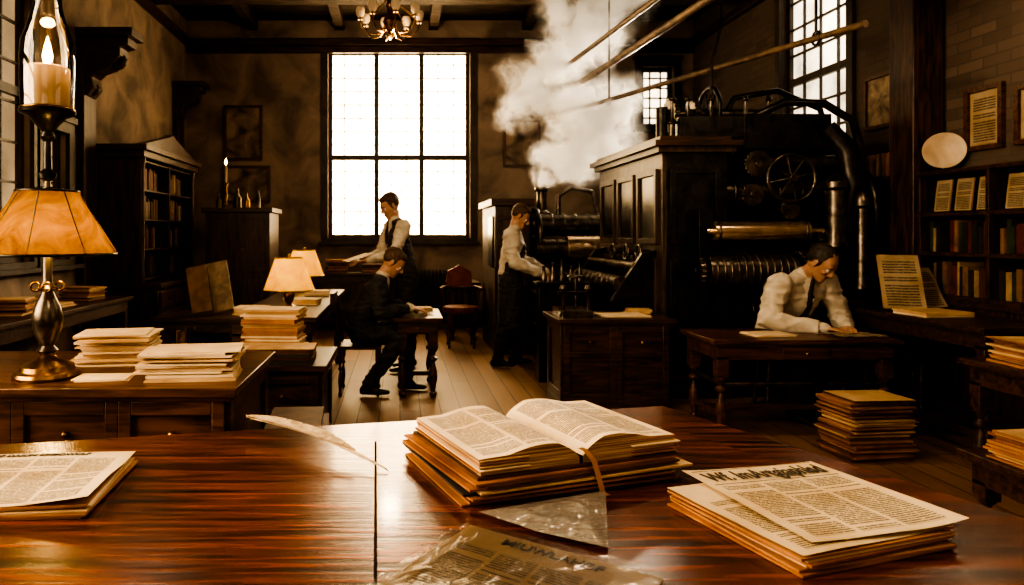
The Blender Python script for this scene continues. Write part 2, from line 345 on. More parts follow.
def books(name,x0,x1,y,z,h,dep,axis='x',lean=0,mats=bookmats):
    b=B(name); p=x0
    while p<x1-.05:
        t=random.uniform(.022,.055); hh=h*random.uniform(.72,1); m=random.choice(mats); dd=dep*random.uniform(.8,1)
        if axis=='x':
            b.box(p,p+t-.002,y-dd/2,y+dd/2,z,z+hh,m)
            b.box(p-.0005,p+t-.0015,y-dd/2-.001,y-dd/2+.01,z+hh*.75,z+hh*.78,brass)
        else:
            b.box(y-dd/2,y+dd/2,p,p+t-.002,z,z+hh,m)
        p+=t
        if random.random()<.08: p+=random.uniform(.03,.09)
    return b.done()
# ------------------------------------------------------------ room
XL,XR,YB,YF,ZC=-3.2,4.4,10.5,-2.6,4.6
def wall(name,axis,pos,th,u0,u1,z0,z1,holes,mat):
    b=B(name)
    us=sorted({u0,u1,*[h[0] for h in holes],*[h[1] for h in holes]}); zs=sorted({z0,z1,*[h[2] for h in holes],*[h[3] for h in holes]})
    for i in range(len(us)-1):
        for j in range(len(zs)-1):
            um,zm=(us[i]+us[i+1])/2,(zs[j]+zs[j+1])/2
            if any(h[0]<um<h[1] and h[2]<zm<h[3] for h in holes): continue
            if axis=='y': b.box(us[i],us[i+1],pos,pos+th,zs[j],zs[j+1],mat)
            else: b.box(pos,pos+th,us[i],us[i+1],zs[j],zs[j+1],mat)
    return b.done(origin=False)
winB=(-1.08,1.05,1.33,4.16); winB2=(3.62,4.10,3.0,3.9)
winR=(6.85,8.05,1.92,4.3); winL1=(4.2,6.05,1.15,4.2); winL2=(6.2,6.7,1.15,2.35); fill_winN=(-.3,2.6,1.1,4.0)
fill_winF=(-1.2,1.4,1.3,4.0); fill_winRN=(-.6,1.8,1.6,4.0)
wall('wall_back','y',YB,.3,XL-.3,XR+.3,0,ZC,[winB,winB2],plaster)
wall('wall_front','y',YF-.3,.3,XL-.3,XR+.3,0,ZC,[fill_winF],plaster)
wall('wall_left','x',XL-.3,.3,YF,YB,0,ZC,[winL1,winL2,fill_winN],plaster)
wall('wall_right','x',XR,.3,YF,YB,0,ZC,[winR,fill_winRN],brick)
b=B('floor'); b.box(XL-.3,XR+.3,YF-.3,YB+.3,-.1,0,floor_m); b.done(origin=False)
b=B('ceiling'); b.box(XL-.3,XR+.3,YF-.3,YB+.3,ZC,ZC+.1,ceil_m); b.done(origin=False)
b=B('trim_beams')
for y in (1.5,4.2,6.6,8.9): b.box(XL,XR,y-.11,y+.11,ZC-.26,ZC,beam_m)
for x in (-2.2,-.9,.5,1.9,3.3): b.box(x-.07,x+.07,YF,YB,ZC-.15,ZC,beam_m)
b.done(.01)
b=B('trim_cornice'); b.box(XL,XR,YB-.12,YB,ZC-.4,ZC-.3,dark_wood); b.box(XL,XR,YB-.06,YB,ZC-.5,ZC-.4,dark_wood)
b.box(XL,XL+.1,YF,YB-.12,ZC-.4,ZC-.3,dark_wood); b.box(XR-.1,XR,YF,YB-.12,ZC-.4,ZC-.3,dark_wood); b.done(.01)
b=B('baseboard_back'); b.box(XL,XR,YB-.03,YB,0,.22,dark_wood); b.box(XL,XR,YB-.045,YB,.22,.25,dark_wood); b.done()
b=B('baseboard_left'); b.box(XL,XL+.03,YF,YB-.05,0,.22,dark_wood); b.done()
b=B('baseboard_right'); b.box(XR-.03,XR,YF,YB-.05,0,.22,dark_wood); b.done()
frame_m=pm('window_frame_wood',(.02,.013,.008),(.055,.035,.02),5,.5,0,.1)
munt=pm('muntin_paint',(.20,.15,.10),(.30,.23,.15),5,.5,0,.05)
def window(name,axis,pos,h,nu,nz,pane,major=(),majz=(),inset=.1,sgn=-1,mw=.012,mm=munt):
    b=B(name); u0,u1,z0,z1=h
    def bb(a0,a1,c0,c1,z0_,z1_,m):
        if axis=='y': b.box(a0,a1,c0,c1,z0_,z1_,m)
        else: b.box(c0,c1,a0,a1,z0_,z1_,m)
    o=-sgn  # outward
    p=pos+o*inset
    def d(a,c): return (min(a,c),max(a,c))
    fw=.06
    c0,c1=d(p-.03,p+.03)
    bb(u0,u0+fw,c0,c1,z0,z1,frame_m); bb(u1-fw,u1,c0,c1,z0,z1,frame_m); bb(u0+fw,u1-fw,c0,c1,z0,z0+fw,frame_m); bb(u0+fw,u1-fw,c0,c1,z1-fw,z1,frame_m)
    for u in major: bb(u-.035,u+.035,c0,c1,z0+fw,z1-fw,frame_m)
    for z in majz: bb(u0+fw,u1-fw,c0-.005,c1+.005,z-.04,z+.04,frame_m)
    g0,g1=d(p-.012,p+.012)
    for i in range(1,nu):
        u=u0+(u1-u0)*i/nu; bb(u-mw/2,u+mw/2,g0,g1,z0+fw,z1-fw,mm)
    for j in range(1,nz):
        z=z0+(z1-z0)*j/nz; bb(u0+fw,u1-fw,g0-.001,g1+.001,z-mw/2,z+mw/2,mm)
    q0,q1=d(p+o*.016,p+o*.022); bb(u0+.02,u1-.02,q0,q1,z0+.02,z1-.02,pane)
    k0,k1=d(pos,pos-o*.04); cw=.1
    bb(u0-cw,u0,k0,k1,z0-.05,z1+cw,frame_m); bb(u1,u1+cw,k0,k1,z0-.05,z1+cw,frame_m); bb(u0-cw-.03,u1+cw+.03,*d(pos,pos-o*.06),z1+cw,z1+cw+.06,frame_m); bb(u0,u1,k0,k1,z1,z1+cw,frame_m)
    bb(u0-cw-.03,u1+cw+.03,*d(pos,pos-o*.12),z0-.09,z0-.05,frame_m); bb(u0,u1,k0,k1,z0-.05,z0,frame_m)
    return b.done()
W=winB[1]-winB[0]
window('window_1','y',YB,winB,9,14,pane_b,[winB[0]+W*.34,winB[0]+W*.66],[2.55],.12,mw=.015)
window('window_2','y',YB,winB2,3,6,pane_r,[],[],.1,mw=.02,mm=frame_m)
window('window_3','x',XR,winR,4,8,pane_r,[],[3.1],.08,mw=.025,mm=frame_m)
window('window_4','x',XL,winL1,6,9,pane_l,[5.12],[2.6],.08,sgn=1,mw=.02,mm=frame_m)
window('window_5','x',XL,winL2,3,5,pane_l,[],[],.08,sgn=1,mw=.02,mm=frame_m)
window('fill_window_6','x',XL,fill_winN,6,8,fill_pane_n,[1.15],[2.6],.12,sgn=1,mw=.02,mm=frame_m)  # unseen window added to light the foreground desk and papers
window('fill_window_7','y',YF,fill_winF,6,8,fill_pane_f,[.1],[2.6],.12,sgn=1,mw=.02,mm=frame_m)  # window added behind the camera, its glowing panes give frontal fill
window('fill_window_8','x',XR,fill_winRN,6,8,fill_pane_f,[.6],[2.8],.12,mw=.02,mm=frame_m)  # window added out of view on the right, same fill panes
b=B('timber_post'); b.box(4.12,XR-.035,5.62,5.9,0,ZC-.5,dark_woodv); b.box(4.09,XR-.035,5.59,5.93,0,.3,dark_woodv); b.box(4.09,XR-.035,5.59,5.93,ZC-.5,ZC-.42,dark_woodv); b.done(.01)
def corbel(name,x,y,z,s=1,sg=1):
    b=B(name); pr=[(0,0),(.1,.02),(.16,.1),(.14,.2),(.2,.26),(.32,.3),(.42,.42),(.42,.5),(.5,.52),(.5,.6),(0,.6)]
    b.prism([(x+sg*a*s,z+c*s) for a,c in pr],'y',y-.11,y+.11,dark_wood)
    b.torus((x+sg*.36*s,y,z+.38*s),.06*s,.03*s,dark_wood,'y'); b.torus((x+sg*.1*s,y,z+.1*s),.05*s,.025*s,dark_wood,'y')
    b.box(min(x,x+sg*.56*s),max(x,x+sg*.56*s),y-.16,y+.16,z+.6*s,z+.68*s,dark_wood)
    b.box(min(x,x+sg*.08),max(x,x+sg*.08),y-.14,y+.14,.25,z+.6*s,dark_woodv)
    return b.done(.006)
corbel('wall_corbel',XL+.001,7.05,2.75,1.0); corbel('wall_corbel',XL+.001,9.98,3.0,.8)
# ------------------------------------------------------------ main desk
b=B('writing_desk'); z=.86
poly=[(-1.75,1.57),(-1.75,.42),(1.50,.42),(.80,2.13)]
b.prism(poly,'z',z-.045,z,desk_wood)
poly2=[(-1.70,1.52),(-1.70,.46),(1.43,.46),(.775,2.07)]
b.prism(poly2,'z',z-.075,z-.045,desk_wood)
b.prism([(-.064,1.763),(-.018,.43),(1.376,.43),(.698,1.951)],'z',z,z+.0008,gap_m)
b.prism([(-.059,1.757),(-.013,.433),(1.369,.433),(.693,1.944)],'z',z+.0004,z+.0055,desk_wood)
def ped(x0,x1,y0,y1):
    b.box(x0,x1,y0,y1,.06,z-.075,desk_wood); b.box(x0-.02,x1+.02,y0-.02,y1+.02,0,.06,desk_wood)
    for i in range(3):
        za=.1+i*.225; b.box(x0+.03,x1-.03,y1,y1+.014,za,za+.2,desk_wood); b.sph(((x0+x1)/2,y1+.025,za+.1),.016,brass,10)
        b.box(x0+.03,x1-.03,y0-.014,y0,za,za+.2,desk_wood); b.sph(((x0+x1)/2,y0-.025,za+.1),.016,brass,10)
ped(-1.62,-1.1,.55,1.48); ped(.35,.95,.6,1.55); b.box(-1.1,.35,1.38,1.46,.3,z-.075,desk_wood)
b.done(.003)
DT=.8665
b=B('newspaper_pile'); zz=.8605
for i in range(5):
    b.bx((-.79+random.uniform(-.008,.008),1.43+random.uniform(-.008,.008),zz+.002),(.40,.31,.0036),random.choice((paper,paper2,paper3)),.1+random.uniform(-.05,.05)); zz+=.0042
b.sheet(-.79,1.43,zz+.001,.40,.31,.09,news_b,.004,curl=.02)
M=Matrix.Translation((-.79,1.43,zz+.0062))@Matrix.Rotation(.09,4,'Z'); b.text('IHF DAIUN CHBOWCLF',.020,M@Matrix.Translation((0,.137,0)),ink)
b.done()
# quill
b=B('quill_pen'); A=V((-.033,1.523,.873)); E=V((-.39,1.83,.90)); d=(E-A); side=V((d.y,-d.x,0)).normalized()
pts=[A+d*t+V((0,0,.012*math.sin(t*pi)))+side*(.008*math.sin(t*pi)) for t in [i/16 for i in range(17)]]
quillm=pm('quill_feather',(.36,.25,.14),(.62,.48,.31),40,.7,0,.2)
b.tube(pts,[.0016+.003*min(1,t*6/16)*(1-t/17) for t in range(17)],quillm,8)
vs=[];fs=[]
n=60
for i in range(n+1):
    t=.20+.84*i/n; k=min(15.999,t*16); j=min(int(k),15); p=pts[j].lerp(pts[j+1],min(1.6,t*16-j)) if t<1 else pts[16]+(pts[16]-pts[15])*(t-1)*16
    f=i/n; prof=min(1,f*3.2+.05)**.7*(1 if f<.7 else max(.0,math.cos((f-.7)/.3*pi/2))**.6)
    notch=.82 if i%9 in (3,) else 1
    wl=.034*prof*notch; wr=.022*prof*(.85 if i%11==6 else 1)
    back=d.normalized()*.016*prof
    vs+= [p+side*wl+back+V((0,0,.006)),p+V((0,0,.0015)),p-side*wr+back+V((0,0,.010))]
for i in range(n): fs+=[[3*i,3*i+1,3*i+4,3*i+3],[3*i+1,3*i+2,3*i+5,3*i+4]]
b.add(vs,fs,quillm,True); b.tube([A-d.normalized()*.012-V((0,0,.0045)),A],[.0006,.0018],ink,8)
b.done()
# open ledger on folded sheets
b=B('open_book'); b.T=Matrix.Translation((.310,1.565,0))@Matrix.Rotation(math.radians(20),4,'Z')
zz=DT
for i in range(10):
    t=random.uniform(.003,.006); w=random.uniform(.45,.50); dd=random.uniform(.33,.37)
    b.bx((random.uniform(-.02,.02)-.01,random.uniform(-.015,.015)-.005,zz+t/2),(w,dd,t),(paper3,paper_o,bookmats[0],paper,paper_o,bookmats[4],paper2,paper_o,bookmats[0],paper_o)[i],random.uniform(-.04,.04)); zz+=t+.0006
b.bx((0,0,zz+.003),(.47,.34,.006),bookmats[0]); zz+=.0065
def pageside(sg,th,w,mat):
    n=18; H=.325
    prof=[]
    for i in range(n+1):
        t=i/n; x=sg*(.004+t*w); h=th*(.35+.65*min(1,(t*4.5)**.6 if t<.22 else 1))*(1-.12*t*t)+.012*math.sin(min(1,t*1.4)*pi)
        prof.append((x,zz+h))
    vs=[];uv=[]
    for (x,zt) in prof:
        for y in (-H/2,H/2): vs.append((x,y,zt))
        for y in (-H/2,H/2): vs.append((x*.985,y,zz))
    fs=[];ms=[]
    for i in range(n):
        a=4*i; c=4*i+4
        fs+=[[a,c,c+1,a+1],[a,a+2,c+2,c],[a+1,c+1,c+3,a+3]]; ms+=[mat,paperedge,paperedge]
    a=4*n; fs.append([a,a+2,a+3,a+1]); ms.append(paperedge)
    uvs=[]
    for i in range(n+1):
        t=i/n; u=t if sg>0 else 1-t
        uvs+=[(u,0),(u,1),(u,0),(u,1)]
    if sg<0: fs=[f[::-1] for f in fs]
    b.add(vs,fs,ms,True,uvs)
    return prof
pl=pageside(-1,.036,.225,page_m); pr=pageside(1,.040,.230,page_m)
for sg,prof,k in ((-1,pl,5),(1,pr,6)):
    for q in range(k):
        z_=zz+.005+q*.0055; x1=sg*(.225+random.uniform(.0,.018)); y_=random.uniform(-.008,.008)
        b.box(sg*.12,x1,-.165+y_,.165+y_,z_,z_+.0018,random.choice((paper,paper_o,paper2)),)
rib=[V((.0,-.16,zz+.03)),V((.004,-.172,zz+.028)),V((.012,-.19,zz+.012)),V((.020,-.208,DT+.006)),V((.026,-.216,DT+.003))]
vs=[];
for p in rib: vs+=[p+V((-.007,0,0)),p+V((.007,.002,0))]
b.add(vs,[[2*i,2*i+1,2*i+3,2*i+2] for i in range(4)],paper3,True)
b.done()
# right newspaper stack
b=B('newspaper_stack'); zz=DT
for i in range(6):
    b.bx((.711+random.uniform(-.01,.01),1.245+random.uniform(-.01,.01),zz+.002),(.32,.30,.0038),(paper_o,paper3,paper2,paper_o,paper,paper3)[i],math.radians(18)+random.uniform(-.05,.05)); zz+=.0045
b.sheet(.715,1.25,zz+.001,.33,.30,math.radians(19),news_a,.003,seed=3); zz+=.007
M=Matrix.Translation((.755,1.285,zz))@Matrix.Rotation(math.radians(13),4,'Z')
b.sheet(0,0,0,.31,.33,0,news_a,.002,curl=.015,seed=5,M=M)
b.text('Wf. ImArtgiaphlsd',.046,M@Matrix.Translation((-.0,.115,.0045))@Matrix.Scale(1.35,4,(0,1,0))@Matrix.Scale(.78,4,(1,0,0)),ink,.0007)
for yy in (.080,.152): b.box(-.14,.14,yy-.0006,yy+.0006,.004,.0046,ink,M=M@Matrix.Translation((0,yy,.0042)))
b.done()
b=B('sleeved_newspaper'); M=Matrix.Translation((.16,1.0,DT))@Matrix.Rotation(math.radians(-36),4,'Z')
b.bx((0,0,0),(.33,.33,.003),paper3,M=M@Matrix.Translation((0,0,.0015)))
b.sheet(0,0,0,.33,.33,0,news_c,.001,M=M@Matrix.Translation((0,0,.0035)))
b.text('MIUWLAHBF',.030,M@Matrix.Translation((0,.135,.006)),bookmats[4],.0002)
b.sheet(0,0,0,.35,.35,0,sleeve_m,.005,n=24,M=M@Matrix.Translation((0,0,.0075)),seed=9)
b.done()
b=B('glassine_envelope'); n=26; vs=[];uv=[]
c=[V((.141,1.272,0)),V((.235,1.185,0)),V((.335,1.125,0)),V((.405,1.378,0))]
for l,(zo) in enumerate((.012,.016)):
    for j in range(n+1):
        for i in range(n+1):
            u,v=i/n,j/n; p=c[0].lerp(c[1],u).lerp(c[3].lerp(c[2],u),v)
            ed=min(u,1-u,v,1-v)*4; ed=min(1,ed)
            vs.append(V((p.x,p.y,DT+.011+ (zo-.011)*ed+ .014*ed*abs(noise.noise(V((p.x*20,p.y*20,l*3)))))))
fs=[[l*(n+1)**2+j*(n+1)+i,l*(n+1)**2+j*(n+1)+i+1,l*(n+1)**2+(j+1)*(n+1)+i+1,l*(n+1)**2+(j+1)*(n+1)+i] for l in (0,1) for j in range(n) for i in range(n)]
b.add(vs,fs,glassine,True); b.done()
# ------------------------------------------------------------ left desk group
cabdesk('side_desk',-2.35,-.62,2.64,3.5,.8,mid_wood,4)
def lampbig(x,y,z):
    b=B('table_lamp')
    b.lathe((x,y,z),[(.125,0),(.13,.012),(.125,.025),(.105,.032),(.10,.05),(.075,.062),(.045,.075),(.03,.09),(.03,.1)],brass,32)
    b.lathe((x,y,z+.1),[(.03,0),(.042,.01),(.025,.03),(.04,.06),(.055,.1),(.06,.14),(.05,.19),(.03,.23),(.022,.25),(.04,.262),(.022,.275),(.018,.3),(.018,.45),(.03,.46),(.03,.47),(.012,.49),(.012,.72)],iron2,24)
    for k in range(4):
        a=k*pi/2+.4; b.torus((x+.045*math.cos(a),y+.045*math.sin(a),z+.37),.018,.005,brass,'y',12)
    b.lathe((x,y,z+.50),[(.262,0),(.264,.01),(.135,.225),(.12,.26),(.115,.26)],shade1,48,caps=False)
    b.torus((x,y,z+.502),.263,.006,iron,'z',40); b.torus((x,y,z+.758),.118,.006,iron,'z',30)
    for k in range(8):
        a=k*pi/4+.2; b.tube([(x+.265*math.cos(a),y+.265*math.sin(a),z+.502),(x+.136*math.cos(a),y+.136*math.sin(a),z+.728),(x+.118*math.cos(a),y+.118*math.sin(a),z+.758)],.0025,iron,6)
        b.tube([(x+.118*math.cos(a),y+.118*math.sin(a),z+.758),(x+.012*math.cos(a),y+.012*math.sin(a),z+.775)],.003,iron,6)
    b.lathe((x,y,z+.80),[(.012,0),(.03,.01),(.035,.03),(.016,.05),(.014,.16),(.03,.18),(.022,.2),(.05,.235),(.07,.26),(.105,.275),(.11,.285),(.10,.29),(.02,.29)],iron,28)
    z2=z+1.09
    b.lathe((x,y,z2),[(.085,0),(.085,.17),(.078,.175),(.02,.172)],wax,28); b.cyl((x,y,z2+.17),(x,y,z2+.19),.003,ink)
    b.lathe((x,y,z2+.18),[(.002,0),(.016,.02),(.02,.04),(.014,.075),(.002,.12)],flame,14)
    b.lathe((x,y,z2),[(.1,0),(.104,.1),(.106,.2),(.100,.28),(.075,.35),(.055,.42),(.052,.52),(.056,.53)],glass,32,caps=False)
    b.torus((x,y,z2+.003),.1,.006,brass,'z',30)
    b.done()
    lamp('lamp_bulb','POINT',(x+.02,y-.03,z+.53),6.5,(1,.62,.2),.04)
    lamp('candle_light','POINT',(x,y,z2+.36),3.5,(1,.58,.22),.03)
lampbig(-1.44,2.86,.8)
def lampsmall(x,y,z,s):
    b=B('small_table_lamp')
    b.lathe((x,y,z),[(a*s,c*s) for a,c in [(.09,0),(.09,.015),(.05,.03),(.02,.05),(.035,.08),(.045,.12),(.03,.16),(.012,.18),(.01,.4)]],brass,20)
    b.lathe((x,y,z+.16*s),[(.2*s,0),(.11*s,.25*s)],shade2,30,caps=False); b.torus((x,y,z+.16*s),.2*s,.004,brass,'z'); b.torus((x,y,z+.41*s),.11*s,.004,brass,'z')
    b.sph((x,y,z+.43*s),.015*s,brass,10); b.cyl((x,y,z+.4*s),(x,y,z+.43*s),.004,brass)
    for k in range(3):
        a=k*2.1; b.tube([(x,y,z+.4*s),(x+.11*s*math.cos(a),y+.11*s*math.sin(a),z+.41*s)],.002,brass,6)
    b.done()
    lamp('small_lamp_bulb','POINT',(x,y,z+.22*s),1.7,(1,.62,.2),.03)
stack('paper_stack',-1.29,3.22,.8005,.32,.26,16,.15,.025,.008,top=None)
stack('paper_stack',-.86,2.90,.8005,.36,.24,15,.1,.03,.0065)
stack('paper_stack',-.93,3.2,.8005,.28,.24,3,-.2,.01,.006)
stack('paper_sheets',-1.2,2.84,.8005,.22,.14,2,.1,.01,.004)
b=B('drinking_glass'); b.lathe((-1.06,3.40,.8005),[(.03,0),(.034,.004),(.036,.1),(.038,.12),(.035,.12),(.033,.1),(.031,.012),(.005,.01)],glass,24); b.done()
stack('folio_stack',-.44,3.0,0,.24,.5,30,.05,.02,.02,(paper2,paper3,bookmats[4],bookmats[0]))
cabdesk('book_cabinet',-1.35,-.42,4.0,4.7,.63,dark_wood,2)
stack('magazine_stack',-.70,4.16,.6305,.40,.26,6,.03,.015,.016,(bookmats[0],bookmats[4],paper3,bookmats[1]),top=paper2)
stack('magazine_stack',-.80,4.48,.6305,.36,.24,20,-.05,.015,.015,(paper,paper2,paper3),top=paper)
table('long_table',-1.25,-.6,5.0,7.6,.79,dark_wood)
lampsmall(-.87,5.5,.7905,1.0); lampsmall(-1.0,7.3,.7905,1.05)
for yy,xx in ((5.25,-1.1),(6.0,-.8),(6.35,-.95),(6.8,-.8),(7.1,-.76)): stack('loose_papers',xx,yy,.7905,.24,.2,random.randint(2,7),random.uniform(-.3,.3),.01,.007)
table('wall_table',-3.14,-2.55,4.1,6.7,.8,dark_wood)
for yy in (4.5,5.1,5.7,6.3): stack('document_pile',-2.85,yy,.8005,.3,.24,random.randint(4,14),random.uniform(-.3,.3),.015,.01,(paper3,paper2,bookmats[0]))
# ------------------------------------------------------------ left bookcase (secretary)
b=B('secretary_bookcase'); x0,x1,y0,y1=XL+.035,-2.72,7.35,9.2
b.box(x0,x1+.18,y0,y1,.1,.82,dark_woodv); b.box(x0,x1+.22,y0-.03,y1+.03,.82,.87,dark_wood); b.box(x0,x1+.21,y0-.02,y1+.02,0,.1,dark_wood)
for i in range(4):
    ya=y0+.05+i*.44
    b.box(x1+.18,x1+.195,ya,ya+.4,.15,.55,mid_wood); b.box(x1+.18,x1+.2,ya,ya+.4,.6,.78,mid_wood); b.sph((x1+.21,ya+.2,.69),.016,brass,10)
b.box(x0,x0+.03,y0,y1,.87,2.2,dark_woodv)
for y in (y0,(y0+y1)/2-.015,y1-.03): b.box(x0+.03,x1,y,y+.03,.87,2.2,dark_woodv)
for z in (.9,1.22,1.54,1.86,2.17): b.box(x0+.03,x1-.01,y0+.03,y1-.03,z-.012,z+.012,dark_wood)
b.box(x0,x1+.05,y0-.05,y1+.05,2.2,2.27,dark_wood); b.box(x0,x1+.09,y0-.09,y1+.09,2.27,2.33,dark_wood)
ym=(y0+y1)/2; b.prism([(y0-.06,2.33),(y1+.06,2.33),(ym+.12,2.52),(ym,2.56),(ym-.12,2.52)],'x',x1-.06,x1+.04,dark_wood)
for yy in (y0+.04,y1-.04): b.lathe((x1+.0,yy,.87),[(.03,0),(.035,.05),(.022,.1),(.028,.6),(.022,1.2),(.035,1.28),(.04,1.33)],dark_woodv,12)
b.done(.005)
for z in (.912,1.232,1.552,1.872):
    books('row_of_books',y0+.08,ym-.04,-2.93,z,.27,.2,'y'); books('row_of_books',ym+.04,y1-.06,-2.93,z,.27,.2,'y')
b=B('corner_cabinet'); x0,x1,y0,y1=-2.42,-1.62,8.7,9.35
b.box(x0,x1,y0,y1,.08,1.66,dark_woodv); b.box(x0-.04,x1+.04,y0-.04,y1+.02,1.66,1.72,dark_wood); b.box(x0-.03,x1+.03,y0-.03,y1,0,.08,dark_wood)
for a in (x0+.05,x0+.42):
    b.box(a,a+.33,y0-.015,y0,.15,.85,dark_woodv); b.box(a,a+.33,y0-.015,y0,.92,1.58,dark_woodv); b.sph((a+.28 if a<x0+.2 else a+.05,y0-.025,1.2),.014,brass,10)
b.done(.005)
b=B('glass_bottles')
for i,(x,h,r) in enumerate([(-2.25,.34,.04),(-2.1,.26,.055),(-1.97,.2,.04),(-1.83,.24,.03),(-2.33,.2,.03)]):
    b.lathe((x,9.0+.04*(i%2),1.7205),[(r,0),(r,h*.55),(r*.4,h*.7),(r*.35,h),(r*.45,h*1.01)],[glass,iron2,brass][i%3],18)
b.done()
b=B('candlestick'); b.lathe((-2.2,8.85,1.7205),[(.05,0),(.05,.012),(.015,.03),(.02,.16),(.012,.26),(.035,.32),(.012,.32)],brass,16); b.cyl((-2.2,8.85,2.04),(-2.2,8.85,2.26),.014,wax)
b.lathe((-2.2,8.85,2.265),[(.002,0),(.012,.02),(.014,.035),(.001,.085)],flame,10); b.done()
def picture(name,axis,pos,u0,u1,z0,z1,mat,sg,fm=mid_wood):
    b=B(name); t=.035; f=.035
    def bb(a,c,p,q,d,e,m):
        if axis=='y': b.box(a,c,min(p,q),max(p,q),d,e,m)
        else: b.box(min(p,q),max(p,q),a,c,d,e,m)
    bb(u0,u0+f,pos,pos+sg*t,z0,z1,fm); bb(u1-f,u1,pos,pos+sg*t,z0,z1,fm); bb(u0+f,u1-f,pos,pos+sg*t,z0,z0+f,fm); bb(u0+f,u1-f,pos,pos+sg*t,z1-f,z1,fm)
    bb(u0+f,u1-f,pos,pos+sg*.012,z0+f,z1-f,bookmats[5] if mat is page_s else mat)
    if mat is page_s:
        M=Matrix.Translation((pos+sg*.016,(u0+u1)/2,(z0+z1)/2))@Matrix.Rotation(-pi/2,4,'Z')@Matrix.Rotation(pi/2,4,'X'); b.sheet(0,0,0,u1-u0-.09,z1-z0-.09,0,page_s,.001,n=4,M=M)
    return b.done()
picture('framed_portrait','y',YB-.002,-2.63,-2.06,2.5,3.32,pic_m,-1)
picture('framed_engraving','y',YB-.002,-2.66,-1.94,1.86,2.42,pic_m,-1)
picture('framed_engraving','x',XR-.002,6.02,6.6,2.35,2.85,pic_l,-1)
picture('framed_engraving','x',XL+.002,9.35,9.75,1.9,2.5,pic_m,1)
picture('framed_engraving','y',YB-.002,1.55,2.1,2.4,3.1,pic_m,-1)
b=B('leaning_boards')
for i,(x,w,h) in enumerate([(-1.98,.20,.46),(-1.80,.20,.50)]):
    M=Matrix.Translation((x,6.9+.12*i,.625+h/2*.97))@Matrix.Rotation(math.radians(-12),4,'X')@Matrix.Rotation(math.radians(-12),4,'Y')
    b.bx((0,0,0),(w,.02,h),[bookmats[3],bookmats[5]][i],M=M)
b.done()
table('print_table',-2.35,-1.5,6.55,7.25,.60,dark_wood)
# ------------------------------------------------------------ chandelier
b=B('chandelier'); cx,cy,cz=-.12,8.4,3.95
b.cyl((cx,cy,4.45),(cx,cy,4.2),.012,brass); b.lathe((cx,cy,ZC-.16),[(.02,-.01),(.06,.04),(.07,.16)],brass,16)
b.cyl((cx,cy,ZC-.12),(cx,cy,4.3),.01,brass)
b.lathe((cx,cy,3.72),[(.005,0),(.03,.02),(.05,.06),(.03,.1),(.07,.16),(.09,.22),(.05,.3),(.03,.36),(.05,.42),(.02,.5),(.015,.6)],brass,20)
opal=pm('opal_glass',(.4,.29,.18),(.5,.38,.25),4,.3,0,0,emis=(1,.6,.28),es=.12)
for k in range(8):
    a=k*pi/4+.2; ca,sa=math.cos(a),math.sin(a)
    P=[(0.05,3.9),(.14,3.78),(.26,3.78),(.34,3.86),(.36,3.94)]
    b.tube([(cx+r*ca,cy+r*sa,zq) for r,zq in P],.009,brass,8)
    b.lathe((cx+.36*ca,cy+.36*sa,3.94),[(.03,0),(.035,.01),(.012,.02),(.012,.03)],brass,12)
    b.lathe((cx+.36*ca,cy+.36*sa,3.97),[(.03,0),(.05,.04),(.055,.09),(.045,.12),(.04,.12)],opal,14,caps=False)
    b.tube([(cx+.05*ca,cy+.05*sa,4.2),(cx+.2*ca,cy+.2*sa,4.08),(cx+.34*ca,cy+.34*sa,3.95)],.004,brass,6)
b.done()
lamp('chandelier_light','POINT',(cx,cy,3.62),45,(1,.74,.46),.12)
# ------------------------------------------------------------ pipes / line shafts
b=B('overhead_pipes')
b.cyl((3.26,4.9,2.86),(2.02,9.6,2.98),.026,pipe_m); b.cyl((2.62,4.2,3.3),(1.95,10.4,3.16),.036,pipe_m); b.cyl((2.38,4.2,3.42),(1.75,10.4,3.36),.026,pipe_m)
for (x,y,z0) in ((3.15,5.3,2.87),(2.42,8.1,2.93),(2.52,5.2,3.3),(2.1,9.1,3.2),(2.28,5.2,3.4),(1.9,9.0,3.38)):
    b.cyl((x,y,z0),(x,y,ZC-.01),.012,iron); b.torus((x,y,z0),.05,.01,iron,'x',16)
b.done()
# ------------------------------------------------------------ main press
def gear(b,c,R,w,mat,n=20,axis='x'):
    poly=[]
    for i in range(n*4):
        a=2*pi*i/(n*4); r=R if i%4 in (0,1) else R*.9; poly.append((c[1]+r*math.cos(a),c[2]+r*math.sin(a)) if axis=='x' else (c[0]+r*math.cos(a),c[2]+r*math.sin(a)))
    t=c[0] if axis=='x' else c[1]
    b.prism(poly,axis,t-w/2,t+w/2,mat); 
    e=V((w*.9,0,0)) if axis=='x' else V((0,w*.9,0)); b.cyl(V(c)-e,V(c)+e,R*.25,mat)
def flywheel(b,c,R,mat,axis='x',sp=6):
    b.torus(c,R,R*.09,mat,axis,36); e=V((.05,0,0)) if axis=='x' else V((0,.05,0)); b.cyl(V(c)-e,V(c)+e,R*.18,mat)
    for k in range(sp):
        a=2*pi*k/sp+.2; d=V((0,math.cos(a),math.sin(a))) if axis=='x' else V((math.cos(a),0,math.sin(a)))
        b.tube([V(c),V(c)+d*R],[R*.06,R*.045],mat,8)
b=B('printing_press')
X0,X1,X2,Y0,Y1,ZT=2.23,2.78,3.95,5.95,7.8,2.08
b.box(X0,X1,Y0,Y1,0,ZT,housing_wood)
b.box(X0-.05,X1+.06,Y0-.05,Y1+.05,ZT,ZT+.05,housing_wood); b.box(X0-.09,X1+.1,Y0-.09,Y1+.09,ZT+.05,ZT+.10,dark_wood); b.box(X0-.03,X1+.03,Y0-.03,Y1+.03,ZT+.10,ZT+.14,dark_wood)
b.box(X0-.05,X1+.03,Y0-.05,Y1+.05,0,.18,dark_wood)
